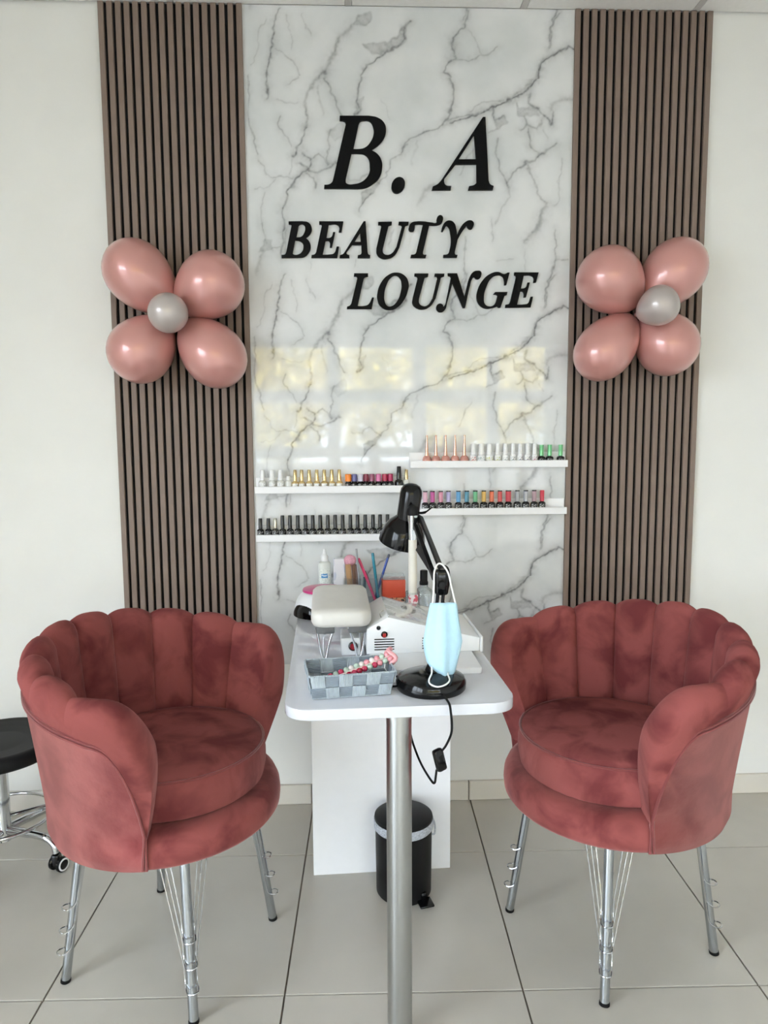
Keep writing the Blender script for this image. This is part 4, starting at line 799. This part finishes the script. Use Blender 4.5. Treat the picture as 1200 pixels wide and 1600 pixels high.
Mf = frame((J2.x, J2.y-0.012, J2.z-0.004), (0, -1, 0)); bm = BM(); lathe(bm, [(0.011, 0), (0.011, 0.006), (0.008, 0.009), (0, 0.009)], 18, Mf); put('wing_knob', bm, M_BLKGL, jt)
bm = BM(); tube(bm, smooth_path([(J2.x-0.010, J2.y-0.006, J2.z+0.026), (J2.x, J2.y-0.008, J2.z+0.040), (J2.x+0.014, J2.y-0.006, J2.z+0.034), (J2.x+0.018, J2.y-0.004, J2.z+0.008), (J2.x+0.014, J2.y-0.002, J2.z-0.02)], 5), 0.0026, 8); put('arm_wire', bm, M_BLKMT, jt)
J3 = Vector((0.020, 0.528, 0.332))
for off in (Vector((0.004, 0, 0.004)), Vector((-0.016, 0, -0.006))):
    bm = BM(); tube(bm, [J2+off+Vector((0, 0, 0.015)), J3+off*1.1], 0.0145, 4, flat=0.5, hint=(0.2, 1, 0.3)); put('upper_arm', bm, M_BLKMT, dl, smooth=False)
q0 = J2.lerp(J3, 0.16)+Vector((-0.016, 0, 0.004)); q1 = J2.lerp(J3, 0.46)+Vector((-0.030, 0, 0.0))
bm = BM(); tube(bm, [q0, q1], 0.0145, 4, flat=0.6, hint=(0.3, 1, 0.2)); put('spring_cover', bm, M_BLKMT, dl, smooth=False)
HD = Vector((-0.013, 0.556, 0.342)); up = Vector((0.14, -0.06, 1)).normalized()
bm = BM(); Mh = frame(HD, up); lathe(bm, [(0, -0.014), (0.0325, -0.014), (0.0340, 0.0), (0.0340, 0.066), (0.0322, 0.080), (0.025, 0.092), (0.013, 0.098), (0, 0.0995)], 36, Mh); hd = put('lamp_head', bm, M_BLKGL, dl)
ax = Vector((-0.20, 0.26, -0.93)).normalized(); Ms = frame(HD+Vector((0, 0, -0.002)), ax)
pr = [(0.030, 0.0), (0.036, 0.008), (0.052, 0.024), (0.063, 0.044), (0.070, 0.070), (0.0715, 0.090)]
bm = BM(); lathe(bm, pr+[(r_-0.0015, z_) for r_, z_ in pr[::-1]], 40, Ms); put('lamp_shade', bm, M_BLKGL, hd)
bm = BM(); lathe(bm, [(0, 0.012), (0.014, 0.015), (0.024, 0.035), (0.020, 0.055), (0, 0.064)], 20, Ms); put('bulb', bm, cm((236, 234, 226), 0.2), hd)
bm = BM(); tube(bm, smooth_path([HD+Vector((0.026, -0.012, 0.008)), HD+Vector((0.050, -0.018, 0.010)), HD+Vector((0.072, -0.02, 0.026))], 4), [0.004]*5+[0.0024]*4, 8); put('tilt_lever', bm, M_BLKMT, hd)
bm = BM(); tube(bm, smooth_path([HD+Vector((0.020, -0.020, 0.004)), HD+Vector((0.028, -0.026, -0.008)), J3+Vector((0.0, -0.006, -0.004))], 5), 0.008, 10); put('head_bracket', bm, M_BLKMT, hd)
# cord with inline switch
cp = smooth_path([(0.020, -0.078, 0.010), (0.026, -0.100, 0.006), (0.028, -0.120, 0.004), (0.029, -0.130, -0.006), (0.031, -0.133, -0.030), (0.030, -0.132, -0.055), (0.020, -0.128, -0.082), (0.012, -0.125, -0.095)], 6)
bm = BM(); tube(bm, cp, 0.0026, 8); cb = put('cord', bm, M_RUBBER, dl)
Mw = frame((0.006, -0.122, -0.118), (-0.24, 0, 1), (0.9, 0.45, 0)); bm = BM(); box(bm, (0, 0, 0), (0.024, 0.017, 0.050), 0.006, 2, Mw); isw = put('inline_switch', bm, M_BLKGL, cb)
bm = BM(); box(bm, (0, -0.0085, 0.004), (0.010, 0.003, 0.016), 0.001, 1, Mw); put('switch_rocker', bm, M_BLKMT, isw, smooth=False)
bm = BM(); tube(bm, smooth_path([(0.000, -0.120, -0.142), (-0.002, -0.119, -0.160), (-0.004, -0.118, -0.172), (-0.010, -0.110, -0.172), (-0.026, -0.070, -0.158), (-0.038, -0.030, -0.140), (-0.048, 0.0, -0.110), (-0.052, 0.01, -0.060), (-0.052, 0.015, -0.027)], 6), 0.0026, 8); put('cord', bm, M_RUBBER, dl)
bm = BM(); tube(bm, smooth_path([(-0.060, 0.045, 0.012), (-0.085, 0.050, 0.010), (-0.098, 0.030, 0.006), (-0.092, 0.004, 0.004), (-0.080, -0.004, 0.006)], 6), 0.0026, 8); put('cord', bm, M_RUBBER, dl)

# face mask hanging from the elbow
mk = thing('face_mask', 'light blue surgical face mask hanging by its loop from the desk lamp', 'face mask', (0.190, -1.005, TZ))
M_MASK = pm('mask_fabric', (184, 221, 240), 0.8, var=0.03, scale=90, bump=0.1, bscale=400)
rowsd = [(0.203, -0.026, 0.032), (0.196, -0.028, 0.034), (0.165, -0.034, 0.038), (0.135, -0.039, 0.043), (0.113, -0.043, 0.046), (0.090, -0.040, 0.042), (0.066, -0.034, 0.036), (0.048, -0.026, 0.030), (0.034, -0.010, 0.023), (0.028, 0.002, 0.020)]
NP = 13; rows = []
for z, xl, xr in rowsd:
    row = []
    for k in range(NP):
        u = k/(NP-1); pl = 0.0022*math.sin(u*5*PI)+0.0022*math.cos(z*95+1.5*u)
        bul = 0.020*math.sin(min(1, (0.21-z)/0.10)*PI/2)*(1-abs(u-0.47)*1.9 if abs(u-0.47) < 0.52 else 0.0)
        zz = z-(0.012*(u-0.5) if z < 0.06 else 0); row.append((xl+(xr-xl)*u, -0.002-bul-pl*(0.6+z), zz))
    rows.append(row)
bm = BM(); grid(bm, rows); mo = put('mask_body', bm, M_MASK, mk, ang=75); sd_ = mo.modifiers.new('thickness', 'SOLIDIFY'); sd_.thickness = 0.0018; sd_.offset = 1
bm = BM(); tube(bm, [(xl+0.004, -0.004, z) for z, xl, xr in rowsd[:8]], 0.0022, 6); put('edge_binding', bm, cm((206, 234, 244), 0.8), mk)
bm = BM(); tube(bm, [(xr-0.003, -0.004, z) for z, xl, xr in rowsd[:8]], 0.0020, 6); put('edge_binding', bm, cm((190, 226, 240), 0.8), mk)
M_ELAS = pm('elastic_white', (240, 240, 238), 0.8, var=0.02)
bm = BM(); tube(bm, smooth_path([(-0.022, -0.004, 0.200), (-0.017, 0.012, 0.235), (-0.014, 0.030, 0.268), (-0.004, 0.044, 0.284), (0.008, 0.046, 0.281), (0.020, 0.040, 0.262), (0.024, 0.020, 0.238), (0.031, -0.004, 0.200)], 6), 0.0021, 8); put('ear_loop', bm, M_ELAS, mk)
bm = BM(); tube(bm, smooth_path([(-0.024, -0.006, 0.056), (-0.026, -0.028, 0.046), (-0.034, -0.048, 0.0385), (-0.033, -0.064, 0.034), (-0.018, -0.072, 0.030), (0.000, -0.066, 0.032), (0.012, -0.050, 0.0365), (0.012, -0.022, 0.040), (0.014, -0.006, 0.044)], 6), 0.0019, 8); put('ear_loop', bm, M_ELAS, mk)

# ================================================================ back row on the table
def on_table(name, label, cat, x, y, z=TZ, rz=0.0, group=None): return thing(name, label, cat, (x, y, z), rz, group)
t = on_table('dropper_bottle', 'white squeeze bottle with pointed nozzle and blue print at the table back', 'bottle', -0.119, -0.110)
bm = BM(); lathe(bm, [(0, 0), (0.021, 0), (0.0225, 0.003), (0.0225, 0.128), (0.021, 0.140), (0.012, 0.146), (0, 0.146)], 28); put('bottle_body', bm, pm('milky_plastic', (226, 230, 224), 0.35, var=0.02), t)
bm = BM(); lathe(bm, [(0, 0.145), (0.0125, 0.145), (0.0125, 0.164), (0.010, 0.167), (0.006, 0.170), (0.0045, 0.186), (0.003, 0.188), (0, 0.188)], 20); put('nozzle_cap', bm, WHT, t)
bm = BM(); arc_label(bm, 0.0228, 0.030, 0.118, 60, 14); lb_ = put('label', bm, printed('bottle_small_print', (232, 236, 230), (150, 160, 158), 170, 0.60, stretch=(1, 1, 6)), t)
bm = BM(); arc_label(bm, 0.0230, 0.088, 0.104, 30, 8); put('blue_print', bm, printed('bottle_blue_print', (220, 230, 236), (70, 140, 196), 150, 0.42, stretch=(0.5, 0.5, 2)), lb_)
t = on_table('tube_carton', 'slim white carton with pale print beside the squeeze bottle', 'box', -0.067, -0.130, rz=R(4))
bm = BM(); box(bm, (0, 0, 0.079), (0.040, 0.030, 0.158), 0.002, 1); put('carton', bm, printed('carton_print', (232, 230, 234), (206, 208, 222), 40, 0.55, stretch=(1, 1, 0.5)), t, smooth=False)
bm = BM(); lathe(bm, [(0.0206, 0), (0.0206, 0.0006), (0, 0.0006)], 4, T(0, 0, 0.158, R(45))); put('carton_flap', bm, M_WHPL, t, smooth=False)
# clear cup with wooden files and a pink puff brush, clear pen holder
def holder(label, x, y, w, d, h):
    t = on_table('acrylic_holder', label, 'holder', x, y, group='clear acrylic holders'); th = 0.0024
    bm = BM(); box(bm, (0, 0, 0.002), (w, d, 0.004)); put('holder_floor', bm, M_CLEAR, t, smooth=False)
    for sx in (-1, 1):
        bm = BM(); box(bm, (sx*(w/2-th/2), 0, h/2), (th, d, h)); put('holder_wall', bm, M_CLEAR, t, smooth=False)
        bm = BM(); box(bm, (0, sx*(d/2-th/2), h/2), (w-2*th, th, h)); put('holder_wall', bm, M_CLEAR, t, smooth=False)
    return t
holder('clear acrylic holder with tan wooden files in it', -0.022, -0.155, 0.062, 0.052, 0.095)
holder('clear acrylic holder with blue and teal pens in it', 0.039, -0.262, 0.078, 0.070, 0.118)
def stick(name, label, cat, p0, p1, r, m, flat=1.0, group=None, tipm=None, tip=0.0, n=10):
    t = thing(name, label, cat, p0, 0, group); d = Vector(p1)-Vector(p0)
    bm = BM(); tube(bm, [(0, 0, 0), d*(1-tip)], r, n, flat=flat, hint=(0, 1, 0.1)); put('shaft', bm, m, t)
    if tipm:
        bm = BM(); tube(bm, [d*(1-tip), d*(1-tip*0.4), d], [r*1.02, r*1.02, r*0.8], n, flat=flat, hint=(0, 1, 0.1)); put('tip', bm, tipm, t)
    return t
zf = TZ+0.0075
M_TAN = pm('tan_wood', (186, 146, 104), 0.7, var=0.15, scale=20, stretch=(8, 8, 1)); M_TAN2 = pm('brown_wood', (150, 112, 92), 0.7, var=0.2, scale=20, stretch=(8, 8, 1))
stick('wooden_nail_file', 'wide tan wooden nail file in the clear holder', 'nail file', (-0.024, -0.170, zf), (-0.036, -0.164, 0.952), 0.0100, M_TAN, 0.25)
stick('wooden_nail_file', 'brown wooden nail file, middle of three in the clear holder', 'nail file', (-0.012, -0.153, zf), (-0.017, -0.146, 0.954), 0.0065, M_TAN2, 0.3)
stick('wooden_nail_file', 'narrow dark brown wooden stick nearest the grey metal file', 'nail file', (-0.001, -0.153, zf), (-0.006, -0.146, 0.948), 0.0045, pm('dark_stick', (112, 84, 78), 0.7, var=0.2), 0.6)
pf = thing('puff_brush', 'pink fluffy dust brush behind the wooden files', 'brush', (-0.033, -0.141, zf))
bm = BM(); tube(bm, [(0, 0, 0), (0.003, 0.002, 0.125)], [0.005, 0.007], 12); put('handle', bm, cm((226, 190, 198)), pf)
bm = BM(); bmesh.ops.create_icosphere(bm, subdivisions=4, radius=0.0215, matrix=Matrix.Translation((0.004, 0.002, 0.144)) @ Matrix.Diagonal((1, 1, 0.92, 1)))
rg = random.Random(2)
for v in bm.verts: v.co += (v.co-Vector((0.004, 0.002, 0.144)))*rg.uniform(-0.05, 0.05)
put('bristles', bm, pm('pink_bristle', (226, 166, 182), 0.9, var=0.12, scale=200), pf)
stick('metal_nail_file', 'thin grey metal nail file standing upright, tallest in holder', 'nail file', (0.010, -0.285, zf), (-0.006, -0.276, 1.024), 0.0035, pm('grey_file', (146, 148, 152), 0.5, 0.4), 0.4)
stick('tweezers', 'magenta pink tweezers leaning left in the pen holder', 'tweezers', (0.068, -0.272, zf), (0.001, -0.262, 0.990), 0.0046, cm((206, 40, 96)), 0.5, tipm=cm((190, 30, 84)), tip=0.2)
stick('dark_brush', 'black and plum brush leaning left below the magenta tweezers', 'brush', (0.066, -0.246, zf), (0.022, -0.246, 0.944), 0.0036, cm((52, 34, 46)), tipm=cm((120, 40, 70)), tip=0.3)
stick('pen', 'teal pen in the clear holder leaning slightly left', 'pen', (0.070, -0.258, zf), (0.048, -0.248, 1.005), 0.0052, cm((24, 128, 150)), tipm=cm((20, 112, 136)), tip=0.06)
stick('pen', 'blue pen in the clear holder leaning right', 'pen', (0.046, -0.236, zf), (0.1035, -0.236, 0.998), 0.0042, cm((36, 72, 158)), tipm=cm((40, 48, 76)), tip=0.07)
stick('pen', 'short dark teal pen upright at the left of the holder', 'pen', (0.022, -0.270, zf), (0.020, -0.262, 0.926), 0.0044, cm((52, 84, 96)))
t = on_table('leopard_box', 'small leopard print box under the orange box', 'box', 0.118, -0.255, rz=R(2))
bm = BM(); box(bm, (0, 0, 0.0245), (0.070, 0.060, 0.049), 0.003, 2); put('box_body', bm, printed('leopard_print', (198, 140, 104), (38, 28, 28), 110, 0.50), t)
t = on_table('orange_box', 'orange-red box with a clear lid at the table back', 'box', 0.116, -0.252, TZ+0.049, R(2))
bm = BM(); box(bm, (0, 0, 0.030), (0.078, 0.066, 0.060), 0.003, 2); put('box_body', bm, pm('orange_plastic', (214, 84, 58), 0.4, var=0.04), t)
bm = BM(); box(bm, (0, 0, 0.067), (0.076, 0.064, 0.0135), 0.003, 2); put('lid', bm, M_CLEAR, t)
t = on_table('glass_jar', 'clear jar with pink print holding the tall white brush', 'jar', 0.162, -0.510)
bm = BM(); lathe(bm, [(0, 0), (0.021, 0), (0.022, 0.002), (0.022, 0.120), (0.0205, 0.120), (0.0205, 0.004), (0, 0.004)], 28); put('jar_wall', bm, M_CLEAR, t)
bm = BM(); arc_label(bm, 0.0222, 0.088, 0.114, 40, 10); put('pink_print', bm, printed('jar_pink_print', (236, 224, 226), (214, 96, 112), 70, 0.54), t)
t = thing('large_brush', 'tall white handled brush with black bristles standing in the jar', 'brush', (0.162, -0.510, TZ+0.0045))
bm = BM(); lathe(bm, [(0, 0), (0.010, 0), (0.0125, 0.006), (0.0130, 0.18), (0.0125, 0.272), (0, 0.272)], 24); put('handle', bm, pm('ivory_handle', (226, 221, 210), 0.35, var=0.02), t)
bm = BM(); lathe(bm, [(0.0122, 0.271), (0.0128, 0.29), (0.0135, 0.32), (0.0160, 0.345), (0, 0.345)], 24); put('ferrule', bm, M_CHROME, t)
bm = BM(); lathe(bm, [(0.015, 0.343), (0.017, 0.355), (0.014, 0.368), (0.006, 0.376), (0, 0.377)], 24); put('bristles', bm, M_BLKMT, t)
t = on_table('remover_bottle', 'clear glass bottle with black cap right of the white brush', 'bottle', 0.216, -0.290)
bm = BM(); lathe(bm, [(0, 0), (0.030, 0), (0.032, 0.003), (0.032, 0.062), (0.028, 0.076), (0.014, 0.086), (0.0125, 0.096), (0, 0.096)], 30); put('glass_body', bm, clear('bottle_glass', (0.93, 0.96, 0.96), 0.14, 0.03, (206, 214, 216), 0.25), t)
bm = BM(); lathe(bm, [(0, 0.094), (0.0145, 0.094), (0.0145, 0.104), (0.0125, 0.106), (0.0125, 0.140), (0.011, 0.142), (0, 0.142)], 24); put('cap', bm, M_BLKMT, t)

# ================================================================ pedal bin
bn = thing('pedal_bin', 'small round black pedal bin with white liner under the table', 'bin', (0.130, -0.545, 0), R(14))
bm = BM(); lathe(bm, [(0, 0.004), (0.080, 0.004), (0.084, 0.010), (0.0865, 0.236), (0, 0.236)], 48); put('bin_body', bm, M_BLKMT, bn)
bm = BM(); lathe(bm, [(0.0872, 0.210), (0.0905, 0.214), (0.0910, 0.236), (0.0880, 0.240)], 48); put('bin_liner', bm, M_LINER, bn)
bm = BM(); lathe(bm, [(0.0875, 0.236), (0.0895, 0.240), (0.0880, 0.248), (0.070, 0.258), (0, 0.262)], 48); put('lid', bm, M_BLKMT, bn)
bm = BM(); box(bm, (0, 0.090, 0.238), (0.05, 0.012, 0.026), 0.004, 2); put('hinge', bm, M_BLKMT, bn)
bm = BM(); box(bm, (0.038, -0.092, 0.014), (0.044, 0.044, 0.007), 0.003, 2); box(bm, (0.038, -0.076, 0.024), (0.016, 0.012, 0.026), 0.003, 2); put('pedal', bm, M_BLKGL, bn)
bm = BM(); lathe(bm, [(0, 0), (0.074, 0), (0.077, 0.003), (0.074, 0.006), (0, 0.006)], 40); put('foot_ring', bm, M_RUBBER, bn)
bm = BM(); tube(bm, smooth_path([(0.07, 0.045, 0.222), (0.094, 0.050, 0.215), (0.110, 0.030, 0.19), (0.104, 0.008, 0.165), (0.088, 0.0, 0.17)], 5), 0.003, 8); put('carry_handle', bm, M_LINER, bn)

# ================================================================ rolling stool
st = thing('rolling_stool', 'black round stool on a chrome base with castors at the left edge', 'stool', (-1.183, -0.322, 0))
bm = BM(); lathe(bm, [(0, 0.368), (0.160, 0.368), (0.182, 0.373), (0.191, 0.384), (0.191, 0.404), (0.183, 0.417), (0.170, 0.421), (0.160, 0.417), (0.148, 0.4185), (0.127, 0.412), (0.114, 0.4135), (0.091, 0.407), (0.078, 0.4085), (0, 0.403)], 56); put('seat', bm, M_BLKMT, st, ang=60)
bm = BM(); lathe(bm, [(0.014, 0.27), (0.014, 0.373)], 20); put('piston', bm, M_CHROME, st)
bm = BM(); lathe(bm, [(0, 0.330), (0.018, 0.330), (0.020, 0.318), (0.018, 0.310), (0, 0.310)], 24); put('collar', bm, M_RUBBER, st)
bm = BM(); lathe(bm, [(0.030, 0.075), (0.027, 0.10), (0.025, 0.12), (0.025, 0.312), (0, 0.312)], 28); put('column', bm, M_CHROME, st)
bm = BM(); tube(bm, [(0.155*math.cos(2*PI*k/48), 0.155*math.sin(2*PI*k/48), 0.152) for k in range(48)], 0.0065, 10, closed=True); put('foot_ring', bm, M_CHROME, st)
for k in range(3):
    a = R(30+120*k); d = Vector((math.cos(a), math.sin(a), 0)); bm = BM(); tube(bm, [d*0.022+Vector((0, 0, 0.150)), d*0.152+Vector((0, 0, 0.152))], 0.0055, 8); put('ring_spoke', bm, M_CHROME, st)
for k in range(5):
    a = R(-18+72*k); d = Vector((math.cos(a), math.sin(a), 0)); s_ = Vector((-d.y, d.x, 0))
    bm = BM(); tube(bm, smooth_path([d*0.024+Vector((0, 0, 0.105)), d*0.10+Vector((0, 0, 0.108)), d*0.165+Vector((0, 0, 0.104)), d*0.198+Vector((0, 0, 0.084)), d*0.205+Vector((0, 0, 0.058))], 5), [0.014]*6+[0.012]*6+[0.0105]*9, 10); lg = put('base_leg', bm, M_CHROME, st)
    bm = BM(); box(bm, (d.x*0.205, d.y*0.205, 0.036), (0.026, 0.030, 0.038), 0.006, 2, Matrix.Identity(4)); put('castor_fork', bm, M_BLKGL, lg)
    wc = d*0.215
    for sg in (-1, 1):
        o_ = wc+Vector((1, -0.5, 0)).normalized()*0.016*sg+Vector((0, 0, 0.025)); wx_ = Vector((1, -0.5, 0)).normalized()*sg
        bm = BM(); lathe(bm, [(0, -0.006), (0.022, -0.006), (0.025, -0.003), (0.025, 0.004), (0.022, 0.0065), (0, 0.007)], 24, frame(o_, wx_)); wh = put('castor_wheel', bm, M_BLKGL, lg)
        bm = BM(); lathe(bm, [(0.0155, 0.0068), (0.0155, 0.0082), (0.0205, 0.0078), (0.0205, 0.0064)], 24, frame(o_, wx_)); put('wheel_ring', bm, WHT, lg)
